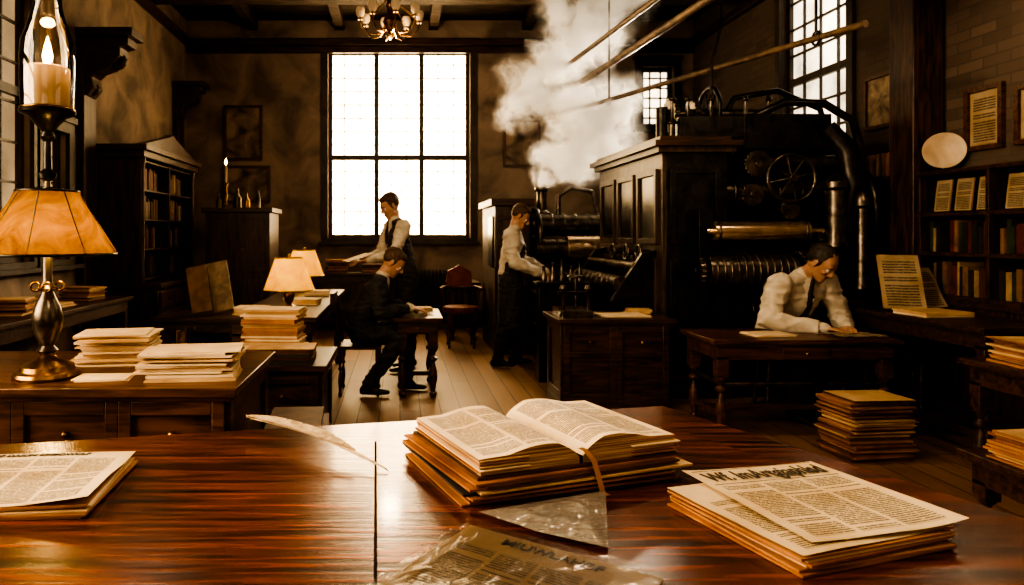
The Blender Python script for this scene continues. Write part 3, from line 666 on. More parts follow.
for i in range(3):
    ya=Y0+.08+i*.59; yb=ya+.5
    for (z0,z1,m) in ((1.3,1.95,iron),(.3,1.18,dark_woodv)):
        b.box(X0-.006,X0,ya+.05,yb-.05,z0+.05,z1-.05,m)
        b.box(X0-.03,X0,ya,ya+.05,z0,z1,housing_wood); b.box(X0-.03,X0,yb-.05,yb,z0,z1,housing_wood); b.box(X0-.03,X0,ya+.05,yb-.05,z0,z0+.05,housing_wood); b.box(X0-.03,X0,ya+.05,yb-.05,z1-.05,z1,housing_wood)
for (z0,z1) in ((1.3,1.95),(.3,1.18)):
    b.box(X0+.06,X0+.11,Y0-.03,Y0,z0,z1,iron); b.box(X1-.11,X1-.06,Y0-.03,Y0,z0,z1,iron); b.box(X0+.11,X1-.11,Y0-.03,Y0,z0,z0+.05,iron); b.box(X0+.11,X1-.11,Y0-.03,Y0,z1-.05,z1,iron)
    b.box(X0+.11,X1-.11,Y0-.008,Y0,z0+.05,z1-.05,iron)
b.box(X0+.03,X1,Y0-.006,Y0,.2,ZT-.01,iron)
fr=[(6.0,0),(7.6,0),(7.6,1.5),(7.3,2.1),(7.0,2.3),(6.5,2.3),(6.25,2.05),(6.1,1.6),(6.0,1.0)]
for x in (X1+.12,X2-.1): b.prism(fr,'x',x,x+.1,iron)
b.box(X1+.2,X2-.1,6.05,7.6,0,.55,iron); b.box(X1+.2,X2-.1,6.5,7.5,.55,2.1,iron); b.box(X1+.05,X2+.05,5.95,7.65,0,.12,iron)
def rollr(y,z,r,m,x0=X1+.02,x1=X2+.0,rings=0):
    b.cyl((x0,y,z),(x1,y,z),r,m,seg=32); b.cyl((x0-.08,y,z),(x1+.08,y,z),r*.3,iron2)
    for i in range(rings):
        xx=x0+(x1-x0)*(i+.5)/rings; b.torus((xx,y,z),r*1.0,.012,m,'x',28)
b.cyl((2.62,5.88,1.41),(3.42,5.88,1.41),.085,steel,seg=32); b.cyl((2.5,5.88,1.41),(3.6,5.88,1.41),.03,steel)
for xx in (2.66,3.38): b.torus((xx,5.88,1.41),.085,.01,iron2,'x',28)
b.cyl((2.55,5.85,1.08),(3.28,5.85,1.08),.14,iron2,seg=32)
for i in range(12): b.torus((2.6+i*.058,5.85,1.08),.14,.011,iron2,'x',28)
gear(b,(3.33,5.85,1.08),.17,.05,iron2,24); gear(b,(3.5,5.9,1.3),.12,.05,iron2,18); gear(b,(2.5,5.86,1.08),.13,.04,iron2,18)
for xx in (2.48,3.56): b.box(xx,xx+.07,5.8,6.1,.6,1.6,iron)
rollr(6.15,1.75,.12,iron2,rings=6); rollr(6.1,.72,.16,iron2,x0=3.0); rollr(6.05,2.0,.07,iron2,x0=3.0,x1=3.8)
b.tube([(3.5,5.93,1.0),(3.62,5.93,1.25),(3.78,5.93,1.5),(3.84,5.93,1.8),(3.80,5.95,2.1),(3.65,6.0,2.3)],[.09,.1,.1,.1,.09,.08],iron,16)
b.cyl((3.0,6.75,2.12),(3.9,6.75,2.12),.40,iron,seg=40)
for xx in (3.0,3.3,3.6,3.9): b.torus((xx,6.75,2.12),.405,.02,iron2,'x',40)
b.cyl((3.88,6.75,2.12),(3.93,6.75,2.12),.2,iron2,seg=30)
b.box(2.95,3.7,6.0,6.4,2.12,2.42,iron)
flywheel(b,(4.1,6.55,1.55),.52,iron2); gear(b,(2.92,6.3,2.05),.2,.06,iron,26); gear(b,(2.95,6.62,2.35),.14,.05,iron2,20)
flywheel(b,(3.30,5.90,1.86),.20,iron2,'y',8); gear(b,(3.02,5.92,1.98),.12,.05,iron2,18,'y'); gear(b,(3.30,5.93,1.60),.09,.05,iron2,16,'y'); gear(b,(2.98,5.93,1.72),.10,.05,iron2,16,'y')
b.lathe((3.62,5.82,1.25),[(.05,0),(.09,.03),(.09,.06),(.075,.08),(.075,.5),(.1,.52),(.1,.57),(.06,.6),(.03,.64)],iron2,24)
b.lathe((3.84,5.82,.9),[(.05,0),(.07,.03),(.06,.06),(.05,.08),(.05,.7),(.075,.72),(.075,.77),(.03,.84)],iron2,24)
b.tube([(3.05,6.2,2.2),(3.1,6.1,2.42),(3.3,6.0,2.52),(3.6,5.95,2.5),(3.85,5.95,2.35),(3.93,5.95,2.05),(3.93,5.98,1.5)],.035,iron,12)
b.tube([(2.9,6.5,2.3),(3.1,6.5,2.65),(3.5,6.5,2.72),(3.9,6.5,2.55),(4.0,6.5,2.2)],.028,iron,10)
b.cyl((2.3,6.15,ZT+.14),(2.3,6.15,ZT+.42),.05,iron); b.box(2.4,2.95,6.0,6.5,ZT+.14,ZT+.32,iron); b.cyl((2.35,6.25,ZT+.38),(3.3,6.25,ZT+.38),.045,iron2)
gear(b,(2.42,6.25,ZT+.36),.17,.05,iron2,22); gear(b,(2.62,6.25,ZT+.38),.12,.05,iron2,16); flywheel(b,(2.78,6.3,ZT+.4),.22,iron)
for x in (2.36,2.5,2.7,3.0,3.2): b.lathe((x,6.08,ZT+.14),[(.03,0),(.03,.12),(.045,.13),(.02,.18),(.012,.32),(.03,.34),(.005,.38)],iron2,12)
b.tube([(2.7,6.1,ZT+.3),(2.72,6.1,2.9),(2.8,6.1,3.2),(2.8,6.1,3.4)],.012,iron,8)
for y in (6.25,6.6,7.0): b.cyl((X0-.1,y,1.22),(X0,y,1.22),.03,iron2); b.torus((X0-.1,y,1.22),.07,.012,iron2,'x',20)
b.cyl((X0-.16,6.12,1.1),(X0-.16,7.6,1.1),.045,iron2); b.cyl((X0-.3,6.12,.95),(X0-.3,7.6,.95),.07,iron2)
for i in range(8): b.torus((X0-.3,6.3+i*.17,.95),.07,.01,iron2,'y',18)
for y in (6.12,7.6): b.prism([(X0-.40,.8),(X0,.7),(X0,1.25),(X0-.12,1.22)],'y',y-.03,y+.03,iron)
b.done(.004)
cabdesk('press_workbench',1.22,2.14,5.4,6.0,.73,dark_wood,2)
stack('proof_sheets',1.78,5.62,.7305,.40,.26,3,.1,.01,.004,(paper,)); stack('proof_sheets',1.98,5.84,.7305,.2,.16,5,-.2,.01,.008,(paper2,))
b=B('type_tray'); b.box(1.3,1.55,5.74,5.97,.7305,.745,mid_wood)
for (a,c,d,e) in ((1.3,1.31,5.74,5.97),(1.54,1.55,5.74,5.97),(1.31,1.54,5.74,5.75),(1.31,1.54,5.96,5.97)): b.box(a,c,d,e,.745,.775,mid_wood)
for i in range(40): x=1.33+(i%8)*.025; y=5.77+(i//8)*.036; b.box(x,x+.015,y,y+.02,.745,.765+random.random()*.01,iron2)
b.done()
b=B('hand_press'); 
for x in (1.3,1.5): b.lathe((x,5.58,.7305),[(.03,0),(.035,.02),(.015,.04),(.015,.2),(.03,.22),(.02,.25)],iron2,14)
b.box(1.26,1.54,5.55,5.61,.9,.93,iron); b.cyl((1.4,5.58,.8),(1.4,5.58,1.05),.012,iron2); b.torus((1.4,5.58,1.05),.06,.008,iron2,'z',18); b.box(1.28,1.52,5.5,5.66,.7305,.78,iron2)
b.done()
# rear press
b=B('rear_press'); 
b.box(1.1,1.5,8.1,9.3,0,1.72,housing_wood); b.box(1.05,1.55,8.05,9.35,1.72,1.8,dark_wood); b.box(1.1-.02,1.1,8.2,8.6,1.0,1.6,iron)
for (z0,z1) in ((.95,1.6),(.25,.85)):
    b.box(1.14,1.18,8.08,8.1,z0,z1,dark_wood); b.box(1.42,1.46,8.08,8.1,z0,z1,dark_wood); b.box(1.18,1.42,8.08,8.1,z0,z0+.04,dark_wood); b.box(1.18,1.42,8.08,8.1,z1-.04,z1,dark_wood)
fr=[(8.1,0),(9.2,0),(9.2,1.1),(8.9,1.55),(8.5,1.6),(8.2,1.3),(8.1,.9)]
for x in (1.62,2.5): b.prism(fr,'x',x,x+.08,iron)
b.box(1.6,2.55,8.15,9.1,0,.6,iron); b.box(1.66,2.5,8.4,9.1,.6,1.3,iron)
for y,z,r,m in ((8.05,1.22,.12,iron2),(8.0,.92,.09,iron2),(8.3,1.5,.13,iron2),(8.0,.65,.11,iron2)): 
    b.cyl((1.55,y,z),(2.6,y,z),r,m,seg=28)
    for i in range(7): b.torus((1.65+i*.14,y,z),r,.01,m,'x',24)
b.cyl((1.9,8.0,1.24),(2.42,8.0,1.24),.135,steel,seg=28)
flywheel(b,(1.6,8.3,1.35),.33,iron2); gear(b,(1.56,8.05,.95),.16,.05,iron2)
b.lathe((1.72,8.5,1.6),[(.1,0),(.1,.05),(.06,.08),(.06,.3),(.085,.33),(.085,.36)],iron2,20)
b.tube([(1.9,8.4,1.6),(1.9,8.4,1.85),(2.05,8.4,1.95),(2.3,8.4,1.9),(2.4,8.4,1.5)],.03,iron2,10)
b.done(.004)
table('press_feed_table',1.44,1.9,7.15,7.85,.78,dark_wood); stack('proof_sheets',1.66,7.45,.7805,.30,.26,5,.1,.01,.006)
b=B('tool_rack'); b.box(1.30,1.76,6.55,6.7,0,.9,iron); b.box(1.27,1.79,6.52,6.73,.9,.94,iron)
for i in range(5): b.lathe((1.36+i*.085,6.62,.94),[(.03,0),(.034,.05),(.02,.08),(.012,.12+.03*(i%3)),(.02,.15+.03*(i%3))],iron2,12)
b.done(.004)
table('rear_table',.62,1.05,9.1,9.7,.76,dark_wood); 
b=B('leather_chair'); b.lathe((.75,8.65,.43),[(.22,0),(.23,.03),(.22,.07),(.15,.08)],redleather,20); 
b.torus((.75,8.65,.72),.24,.025,mid_wood,'z',24,0,pi); b.tube([(.99,8.65,.72),(1.0,8.5,.72)],.022,mid_wood); b.tube([(.51,8.65,.72),(.5,8.5,.72)],.022,mid_wood)
for k in range(9): a=pi*k/8; b.tube([(.75+.2*math.cos(a),8.65+.2*math.sin(a),.47),(.75+.24*math.cos(a),8.65+.24*math.sin(a),.72)],.009,mid_wood,8)
b.prism([(.58,.72),(.92,.72),(.90,.92),(.75,1.0),(.60,.92)],'y',8.87,8.92,redleather)
for x,y in ((.6,8.5),(.9,8.5),(.6,8.8),(.9,8.8)): turned(b,x,y,0,.44,.022,mid_wood,10)
b.done()
b=B('window_radiator')
for i in range(16): 
    x=.1+i*.055; b.tube([(x,10.38,.1),(x,10.38,.8),(x,10.34,.85),(x,10.3,.8),(x,10.3,.1)],.02,iron2,8)
b.box(.07,.96,10.29,10.4,.0,.1,iron2); b.done()
table('window_table',-1.3,.0,9.75,10.3,.85,dark_wood); stack('document_pile',-.9,10.0,.8505,.3,.25,12,.1,.02,.015,(paper3,bookmats[0])); stack('document_pile',-.4,10.0,.8505,.3,.25,7,.1,.02,.015,(paper3,bookmats[0]))
# ------------------------------------------------------------ right side
table('reading_table',2.12,3.4,4.72,5.32,.67,mid_wood,.04,stretch='rail')
stack('loose_papers',2.62,4.98,.6705,.3,.22,3,.1,.01,.004,(paper,)); 
b=B('open_notebook'); M=Matrix.Translation((3.18,4.88,.672))@Matrix.Rotation(.1,4,'Z'); b.bx((0,0,0),(.34,.22,.008),bookmats[0],M=M@Matrix.Translation((0,0,.004)))
for sg in (-1,1): b.sheet(0,0,0,.16,.2,0,page_s,.006,M=M@Matrix.Translation((sg*.082,0,.011)))
b.done()
stack('newspaper_bale',2.92,4.40,0,.42,.30,34,.12,.025,.0108,(paper2,paper3,paper_o,bookmats[0]),top=paper2)
b=B('stool'); b.lathe((3.0,5.62,.42),[(.17,0),(.18,.015),(.17,.035)],dark_wood,24)
for k in range(4): a=k*pi/2+.78; b.tube([(3.0+.1*math.cos(a),5.62+.1*math.sin(a),.42),(3.0+.15*math.cos(a),5.62+.15*math.sin(a),0)],.018,dark_wood,10)
b.torus((3.0,5.62,.2),.125,.01,dark_wood,'z'); b.done()
table('wall_desk',3.5,4.08,4.2,5.45,.82,dark_wood)
stack('document_pile',3.72,4.9,.8205,.36,.3,3,.1,.01,.01,(paper,paper2))
b=B('propped_documents')
for (x,y,w,h,rz,t,m) in ((3.72,5.20,.27,.42,-.30,.4,page_s),(3.93,5.24,.24,.32,.25,.45,page_s)):
    M=Matrix.Translation((x,y,.84+h*.46))@Matrix.Rotation(rz,4,'Z')@Matrix.Rotation(pi/2-t,4,'X')
    b.sheet(0,0,0,w,h,0,m,.012,M=M,seed=x); b.bx((0,0,0),(w,h,.006),paper3,M=M@Matrix.Translation((0,0,-.006)))
b.done()
table('low_table',2.46,3.06,2.5,3.1,.44,dark_wood,drawer=False)
stack('folded_newspapers',2.70,2.8,.4405,.40,.34,14,.1,.025,.009,(paper2,paper3,paper_o),top=paper2)
table('side_table',3.14,3.94,3.4,3.95,.69,dark_wood)
stack('folded_newspapers',3.42,3.66,.6905,.40,.34,14,-.1,.025,.009,(paper2,paper3,paper_o),top=paper2)
b=B('document_bookshelf'); x0,x1,y0,y1=4.1,XR-.035,4.2,5.55
b.box(x1-.02,x1,y0,y1,.9,1.84,dark_woodv)
for y in (y0,(y0+y1)/2,y1-.03): b.box(x0,x1-.02,y,y+.03,.9,1.84,dark_woodv)
for z in (.9,1.22,1.52,1.84): b.box(x0-.01,x1-.02,y0-.005,y1+.005,z,z+.03,dark_wood)
b.box(x0,x1,y0,y1,0,.86,dark_woodv); b.box(x0-.02,x1,y0-.01,y1+.01,.86,.9,dark_wood)
b.done(.003)
for z,h in ((.932,.25),(1.252,.24)):
    books('row_of_books',y0+.05,4.86,4.22,z,h,.2,'y'); books('row_of_books',4.92,y1-.06,4.22,z,h,.2,'y')
b=B('displayed_cards')
for i in range(6):
    y=4.32+i*.2+(.04 if i>2 else 0); M=Matrix.Translation((4.16,y,1.68))@Matrix.Rotation(-pi/2,4,'Z')@Matrix.Rotation(pi/2-.12,4,'X')
    b.sheet(0,0,0,.15,.24,0,page_s,.003,n=4,M=M); b.bx((0,0,0),(.15,.24,.006),paper3,M=M@Matrix.Translation((0,0,-.006)))
b.done()
picture('framed_notice','x',XR-.002,5.08,5.42,2.02,2.50,page_s,-1); picture('framed_notice','x',XR-.002,4.66,4.98,2.02,2.44,page_s,-1)
b=B('wall_plate'); Q=V((-.62,-.78,.05)).to_track_quat('Z','Y').to_matrix()
b.lathe((4.26,5.48,2.04),[(.01,0),(.1,0),(.135,.018),(.14,.026),(.13,.026),(.095,.010),(.01,.008)],plate_m,36,M=Q)
b.done()
b=B('wall_shelf'); b.box(4.2,XR-.005,5.98,6.8,1.86,1.89,mid_wood)
for y in (6.1,6.65): b.prism([(4.38,1.66),(4.38,1.86),(4.22,1.86)],'y',y,y+.03,mid_wood)
b.done()
b=B('shelf_documents')
for i in range(9):
    y=6.03+i*.08; M=Matrix.Translation((4.29,y,1.995))@Matrix.Rotation(.15*(i%3-1),4,'Z')@Matrix.Rotation(.25*(random.random()-.2),4,'X'); b.bx((0,0,0),(.17,.012,.2),random.choice((paper,paper2,paper3)),M=M)
b.done()
# steam
def smoke():
    m,nt,out=newmat('steam'); N=nt.nodes; L=nt.links
    k=8.3/700
    puffs=[(545,178,14),(556,158,21),(588,136,36),(610,108,28),(578,104,30),(530,92,28),(512,106,15),(556,64,26),(586,30,34),(572,160,22),(618,-8,34),(560,14,22)]
    tc=N.new('ShaderNodeTexCoord')
    def ma(op,a,b=None):
        n=N.new('ShaderNodeMath'); n.operation=op
        for i,x in enumerate((a,b)):
            if x is None: continue
            if isinstance(x,(int,float)): n.inputs[i].default_value=x
            else: L.new(x,n.inputs[i])
        return n.outputs[0]
    nw=N.new('ShaderNodeTexNoise'); nw.inputs['Scale'].default_value=2.4; nw.inputs['Detail'].default_value=4; L.new(tc.outputs['Object'],nw.inputs['Vector'])
    wv=N.new('ShaderNodeVectorMath'); wv.operation='MULTIPLY_ADD'; L.new(nw.outputs['Color'],wv.inputs[0]); wv.inputs[1].default_value=(.6,.6,.6); 
    of=N.new('ShaderNodeVectorMath'); of.operation='ADD'; of.inputs[1].default_value=(-.3,-.3,-.3); L.new(tc.outputs['Object'],of.inputs[0]); L.new(of.outputs[0],wv.inputs[2])
    cur=None; lo=V((9,9,9)); hi=V((-9,-9,-9))
    for i,(px,py,r) in enumerate(puffs):
        c=V(((px-400)*k,8.3+.12*math.sin(i*2.1),1.38+(235-py)*k)); R=r*k*1.42
        for a in range(3): lo[a]=min(lo[a],c[a]-R-.12); hi[a]=max(hi[a],c[a]+R+.12)
        d=N.new('ShaderNodeVectorMath'); d.operation='DISTANCE'; L.new(wv.outputs[0],d.inputs[0]); d.inputs[1].default_value=c
        f=ma('SUBTRACT',1,ma('DIVIDE',d.outputs['Value'],R)); cur=f if cur is None else ma('MAXIMUM',cur,f)
    no=N.new('ShaderNodeTexNoise'); no.inputs['Scale'].default_value=4.5; no.inputs['Detail'].default_value=7; no.inputs['Roughness'].default_value=.66; no.inputs['Distortion'].default_value=1.0
    L.new(wv.outputs[0],no.inputs['Vector'])
    e=ma('ADD',ma('MULTIPLY',cur,1.8),ma('MULTIPLY',ma('SUBTRACT',no.outputs[0],.5),4.6)); e=ma('SUBTRACT',e,.42)
    cl=N.new('ShaderNodeClamp'); L.new(e,cl.inputs[0])
    soft=N.new('ShaderNodeMapRange'); soft.inputs[1].default_value=0; soft.inputs[2].default_value=.22; L.new(cur,soft.inputs[0])
    shape=ma('MULTIPLY',ma('POWER',cl.outputs[0],1.4),soft.outputs[0])
    thin=ma('MULTIPLY',soft.outputs[0],.03)
    dens=ma('MULTIPLY',ma('ADD',shape,thin),8)
    pv=N.new('ShaderNodeVolumePrincipled'); pv.inputs['Color'].default_value=(1,.95,.88,1); pv.inputs['Anisotropy'].default_value=.2; L.new(dens,pv.inputs['Density'])
    pv.inputs['Emission Color'].default_value=(1,.80,.56,1); L.new(ma('MULTIPLY',ma('MULTIPLY',dens,cl.outputs[0]),.36),pv.inputs['Emission Strength'])  # glow added to the steam so it reads brighter than the light it scatters
    L.new(pv.outputs[0],out.inputs['Volume'])
    try: m.cycles.volume_step_rate=.45
    except Exception: pass
    hi.z=min(hi.z,ZC-.3); b=B('steam_cloud'); b.box(lo.x,hi.x,lo.y,hi.y,lo.z,hi.z,m); b.done(origin=False)
smoke()
# ------------------------------------------------------------ people
def remesh(vs,fs,vox,it=4):
    me=bpy.data.meshes.new('r'); me.from_pydata(vs,[],fs); me.update(); o=bpy.data.objects.new('r',me); bpy.context.scene.collection.objects.link(o)
    md=o.modifiers.new('r','REMESH'); md.mode='VOXEL'; md.voxel_size=vox; md.adaptivity=0
    sm=o.modifiers.new('s','SMOOTH'); sm.iterations=it; sm.factor=.5
    dg=bpy.context.evaluated_depsgraph_get(); me2=bpy.data.meshes.new_from_object(o.evaluated_get(dg)); bpy.data.objects.remove(o)
    return me2
def person(name,loc,ang,J,mats,sc=1,fat=1,sleeve=1.0):
    R=Matrix.Translation(loc)@Matrix.Rotation(ang,4,'Z')@Matrix.Scale(sc,4)
    parts={}
    def H(label,*ell):
        pts=[]
        for e in ell:
            c=V(e[0]); r=e[1]; Mx=e[2] if len(e)>2 else None
            if not isinstance(r,(tuple,list)): r=(r,r,r)
            for p in FIB:
                q=V((p.x*r[0],p.y*r[1],p.z*r[2]))
                if Mx is not None: q=Mx@q
                pts.append(c+q)
        parts.setdefault(label,[]).append(hullmesh(pts))
    J={k:V(v) for k,v in J.items()}
    side=(J['shL']-J['shR']).normalized(); up=(J['neck']-J['pelvis']).normalized(); fw=side.cross(up).normalized(); up=fw.cross(side)
    TM=Matrix((fw,side,up)).transposed()
    pel=J['pelvis']; nk=J['neck']; chest=pel.lerp(nk,.66)+fw*.01; waist=pel.lerp(nk,.3)
    H('top',(chest,(.115*fat,.158,.13),TM),(waist,(.105*fat,.142,.09),TM))
    H('top',(J['shL']-side*.015-up*.015,.06),(J['shR']+side*.015-up*.015,.06),(chest,(.11*fat,.15,.10),TM))
    H('top',(J['shL']-side*.04+up*.01,.042),(J['shR']+side*.04+up*.01,.042),(nk-up*.005,(.062,.066,.03),TM))
    H('top',(waist,(.105*fat,.142,.09),TM),(pel+up*.05,(.112*fat,.15,.07),TM))
    H('legs',(pel,(.112,.152,.10),TM),(J['hipL'],.09),(J['hipR'],.09))
    if mats.get('coat'):
        for s_ in 'LR':
            H('top',(pel+up*.05,(.118,.156,.07),TM),(J['hip'+s_].lerp(J['kn'+s_],.3),(.095,.095,.085)))
    H('collar',(nk+up*.012,(.060,.062,.022),TM),(nk+up*.035+fw*.006,(.052,.054,.014),TM))
    if mats.get('front'):
        H('collar',(nk+fw*.055-up*.01,(.02,.05,.02),TM),(chest+fw*.104*fat-up*.03,(.015,.012,.02),TM))
        H('tie',(nk+fw*.072-up*.005,(.014,.016,.014),TM),(chest+fw*.112*fat+up*.0,(.013,.02,.03),TM))
    if mats.get('longtie'):
        H('tie',(chest+fw*.112*fat,(.013,.02,.03),TM),(waist+fw*.108*fat,(.012,.026,.02),TM))
    hd=J['head']; hf=J['hfwd'].normalized(); hup=J.get('hup',V((0,0,1))); hs=hup.cross(hf).normalized(); hu=hf.cross(hs).normalized(); HM=Matrix((hf,hs,hu)).transposed()
    def h(a,b_,c): return hd+hf*a+hs*b_+hu*c
    H('skin',(nk,.052),(h(-.02,0,-.06),.05))
    H('skin',(h(-.012,0,.035),(.092,.074,.084),HM)); H('skin',(h(-.02,0,.0),(.075,.068,.07),HM),(h(.045,0,.045),(.038,.055,.03),HM))
    H('skin',(h(.045,0,.03),(.042,.056,.03),HM),(h(.05,0,-.045),(.034,.04,.03),HM),(h(.01,.045,-.03),.024),(h(.01,-.045,-.03),.024))
    H('skin',(h(.05,0,-.05),(.034,.036,.02),HM),(h(.062,0,-.098),(.022,.024,.016),HM),(h(.01,.045,-.06),.02),(h(.01,-.045,-.06),.02))
    H('skin',(h(.086,0,.012),.009),(h(.108,0,-.024),.010)); H('skin',(h(.095,.010,-.028),.008),(h(.095,-.010,-.028),.008),(h(.108,0,-.024),.009))
    H('skin',(h(.078,.034,.024),(.012,.018,.006),HM),(h(.083,0,.02),.008)); H('skin',(h(.078,-.034,.024),(.012,.018,.006),HM),(h(.083,0,.02),.008))
    H('skin',(h(.066,.036,-.02),(.018,.018,.014),HM)); H('skin',(h(.066,-.036,-.02),(.018,.018,.014),HM))
    H('lip',(h(.082,.014,-.058),(.008,.012,.006),HM),(h(.084,-.014,-.058),(.008,.012,.006),HM))
    for q in (1,-1): H('skin',(h(-.002,q*.074,.012),(.016,.009,.018),HM),(h(-.006,q*.072,-.022),(.009,.008,.010),HM))
    bald=mats.get('bald',0)
    H('hair',(h(-.026,0,.052-bald*.018),(.094,.082,.084),HM),(h(-.05,0,.01),(.06,.074,.05),HM))
    if not bald: H('hair',(h(.02,0,.088),(.058,.064,.032),HM),(h(-.03,0,.085),(.07,.07,.045),HM))
    for q in (1,-1): H('hair',(h(.012,q*.066,.03),(.016,.012,.03),HM),(h(.004,q*.070,.0),(.010,.007,.02),HM))
    if mats.get('beard'): H('hair',(h(.058,0,-.098),(.03,.034,.022),HM),(h(.01,.05,-.055),.021),(h(.01,-.05,-.055),.021)); H('hair',(h(.088,.02,-.046),(.010,.012,.006),HM),(h(.088,-.02,-.046),(.010,.012,.006),HM))
    for s_,sg in (('L',1),('R',-1)):
        sh,el,wr=J['sh'+s_],J['el'+s_],J['wr'+s_]
        H('sleeve',(sh,.066*sleeve),(sh.lerp(el,.5),.058*sleeve)); H('sleeve',(sh.lerp(el,.5),.058*sleeve),(el,.049*sleeve))
        H('sleeve',(el,.049*sleeve),(el.lerp(wr,.35),.048*sleeve)); H('sleeve',(el.lerp(wr,.35),.048*sleeve),(wr,.033*sleeve))
        d0=(wr-el).normalized(); H('cuff',(wr-d0*.01,.034*sleeve),(wr+d0*.012,.032*sleeve))
        d=J['hd'+s_].normalized() if 'hd'+s_ in J else d0
        n=J['hn'+s_] if 'hn'+s_ in J else V((0,0,-1)); n=(n-d*n.dot(d)).normalized(); sd=d.cross(n); ts=-sd if s_=='L' else sd
        curl=mats.get('curl',.35)
        PMx=Matrix((d,sd,n)).transposed()
        H('skin',(wr,(.028,.026,.02),PMx),(wr+d*.045,(.03,.036,.014),PMx)); H('skin',(wr+d*.04,(.03,.037,.014),PMx),(wr+d*.082,(.012,.04,.012),PMx))
        for i,(ln,off) in enumerate(((.92,.036),(1.0,.012),(.94,-.012),(.76,-.035))):
            p=wr+d*(.088-.004*abs(i-1))+ts*off; a=curl*.6
            for q,(l,r0,r1) in enumerate(((.042,.0098,.009),(.027,.009,.0085),(.021,.0085,.007))):
                dd=(d*math.cos(a)+n*math.sin(a)+ts*off*.9).normalized(); p2=p+dd*l*ln; H('skin',(p,r0),(p2,r1)); p=p2; a+=curl
        p=wr+d*.028+ts*.026+n*.006; dd=(d*.65+ts*.7+n*.3).normalized(); p2=p+dd*.04; H('skin',(p,.014),(p2,.011)); dd=(d*.9+ts*.3+n*.35).normalized(); p3=p2+dd*.03; H('skin',(p2,.011),(p3,.009)); H('skin',(p3,.009),(p3+dd*.018,.0075))
        hp,kn,an=J['hip'+s_],J['kn'+s_],J['an'+s_]
        H('legs',(hp,.092),(hp.lerp(kn,.5),.078)); H('legs',(hp.lerp(kn,.5),.078),(kn,.062)); H('legs',(kn,.062),(kn.lerp(an,.35),.062)); H('legs',(kn.lerp(an,.35),.062),(an,.05))
        t=J.get('toe'+s_,V((1,0,0))).normalized(); g=V((an.x,an.y,an.z-.045)); 
        H('shoe',(an,.042),(g-t*.04,(.04,.036,.04)),(g+t*.04,(.05,.04,.035))); H('shoe',(g-t*.045-V((0,0,.012)),(.035,.034,.03)),(g+t*.09-V((0,0,.012)),(.045,.044,.028)),(g+t*.15-V((0,0,.016)),(.03,.032,.02)))
    if mats.get('apron'):
        H('apron',(chest+fw*.035,(.092*fat,.11,.06),TM),(waist+fw*.03,(.10,.13,.05),TM))
        H('apron',(waist+fw*.012,(.108,.15,.06),TM),(pel+fw*.02,(.12,.165,.06),TM)); kz=(J['knL']+J['knR'])/2; H('apron',(pel+fw*.02,(.12,.168,.06),TM),(V((kz.x,kz.y,kz.z-.08)),(.12,.17,.02)))
    lab={'top':mats['top'],'sleeve':mats['sleeve'],'legs':mats['legs'],'skin':skin,'hair':mats['hair'],'collar':shirt,'tie':suit,'cuff':mats.get('cuff',mats['sleeve']),'shoe':shoe,'apron':apronm,'lip':pm('lips_'+name,(.25,.09,.06),(.3,.12,.08),10,.5,0,0)}
    av=[];af=[];trees={}
    for l,hs_ in parts.items():
        lv=[];lf=[]
        for vs,fs in hs_:
            o=len(lv); lv+=vs; lf+=[[a+o for a in f] for f in fs]
        trees[l]=BVHTree.FromPolygons([tuple(x) for x in lv],lf)
        o=len(av); av+=lv; af+=[[a+o for a in f] for f in lf]
    me=remesh(av,af,.0062,3)
    cent=[p.center.copy() for p in me.polygons]
    ls=list(trees.keys()); fl=[]
    for c in cent:
        best=None;bd=9
        for l in ls:
            r=trees[l].find_nearest(c,.03)
            if r[0] is not None:
                dd=r[3]-(.0012 if l in('collar','tie','lip','cuff','apron') else 0)
                if dd<bd: bd=dd;best=l
        fl.append(best or 'top')
    vl={}
    for p,l in zip(me.polygons,fl):
        for v in p.vertices: vl[v]=l
    co=[]
    for v in me.vertices:
        c=v.co.copy(); l=vl.get(v.index)
        if l in('top','sleeve','legs','apron'):
            q=V((c.x*7,c.y*7,c.z*20)); q2=V((c.x*16+3,c.y*16,c.z*9))
            s_=noise.noise(c*9)+.8*(1-2.4*abs(noise.noise(q)))+.4*(1-2.4*abs(noise.noise(q2)))
            c+=v.normal*(.0105 if l!='top' else .008)*s_
        elif l=='hair': c+=v.normal*.004*noise.noise(c*70)
        co.append(c)
    b=B(name); b.T=R
    b.add(co,[list(p.vertices) for p in me.polygons],[lab[l] for l in fl],True)
    bpy.data.meshes.remove(me)
    for q in (1,-1):
        e=h(.074,q*.032,.002); b.sph(e,.0125,eyew,12); b.sph(e+hf*.009,.0062,ink,10)
        b.tube([h(.086,q*.018,.026),h(.092,q*.03,.031),h(.08,q*.05,.026)],[.003,.004,.002],mats['hair'],6)
        b.tube([h(.083,q*.018,.006),h(.088,q*.032,.013),h(.078,q*.046,.006)],.0025,skin,6)
    return b.done()
JA=dict(pelvis=(0,0,.93),neck=(.10,0,1.44),head=(.155,0,1.575),hfwd=(.85,.12,-.42),shL=(.08,.185,1.375),shR=(.08,-.185,1.375),
 elL=(.20,.235,1.13),elR=(.17,-.225,1.12),wrL=(.40,.13,1.07),wrR=(.385,-.10,1.06),hdL=(.9,-.3,-.1),hdR=(.9,.3,-.1),hipL=(-.01,.09,.89),hipR=(-.01,-.09,.89),knL=(.05,.1,.49),knR=(-.03,-.11,.49),anL=(.02,.11,.092),anR=(-.09,-.12,.092))
person('standing_clerk',(.05,7.15,0),math.radians(200),JA,dict(top=vestm,sleeve=shirt,legs=trous,hair=hair_b,front=1),1.06)
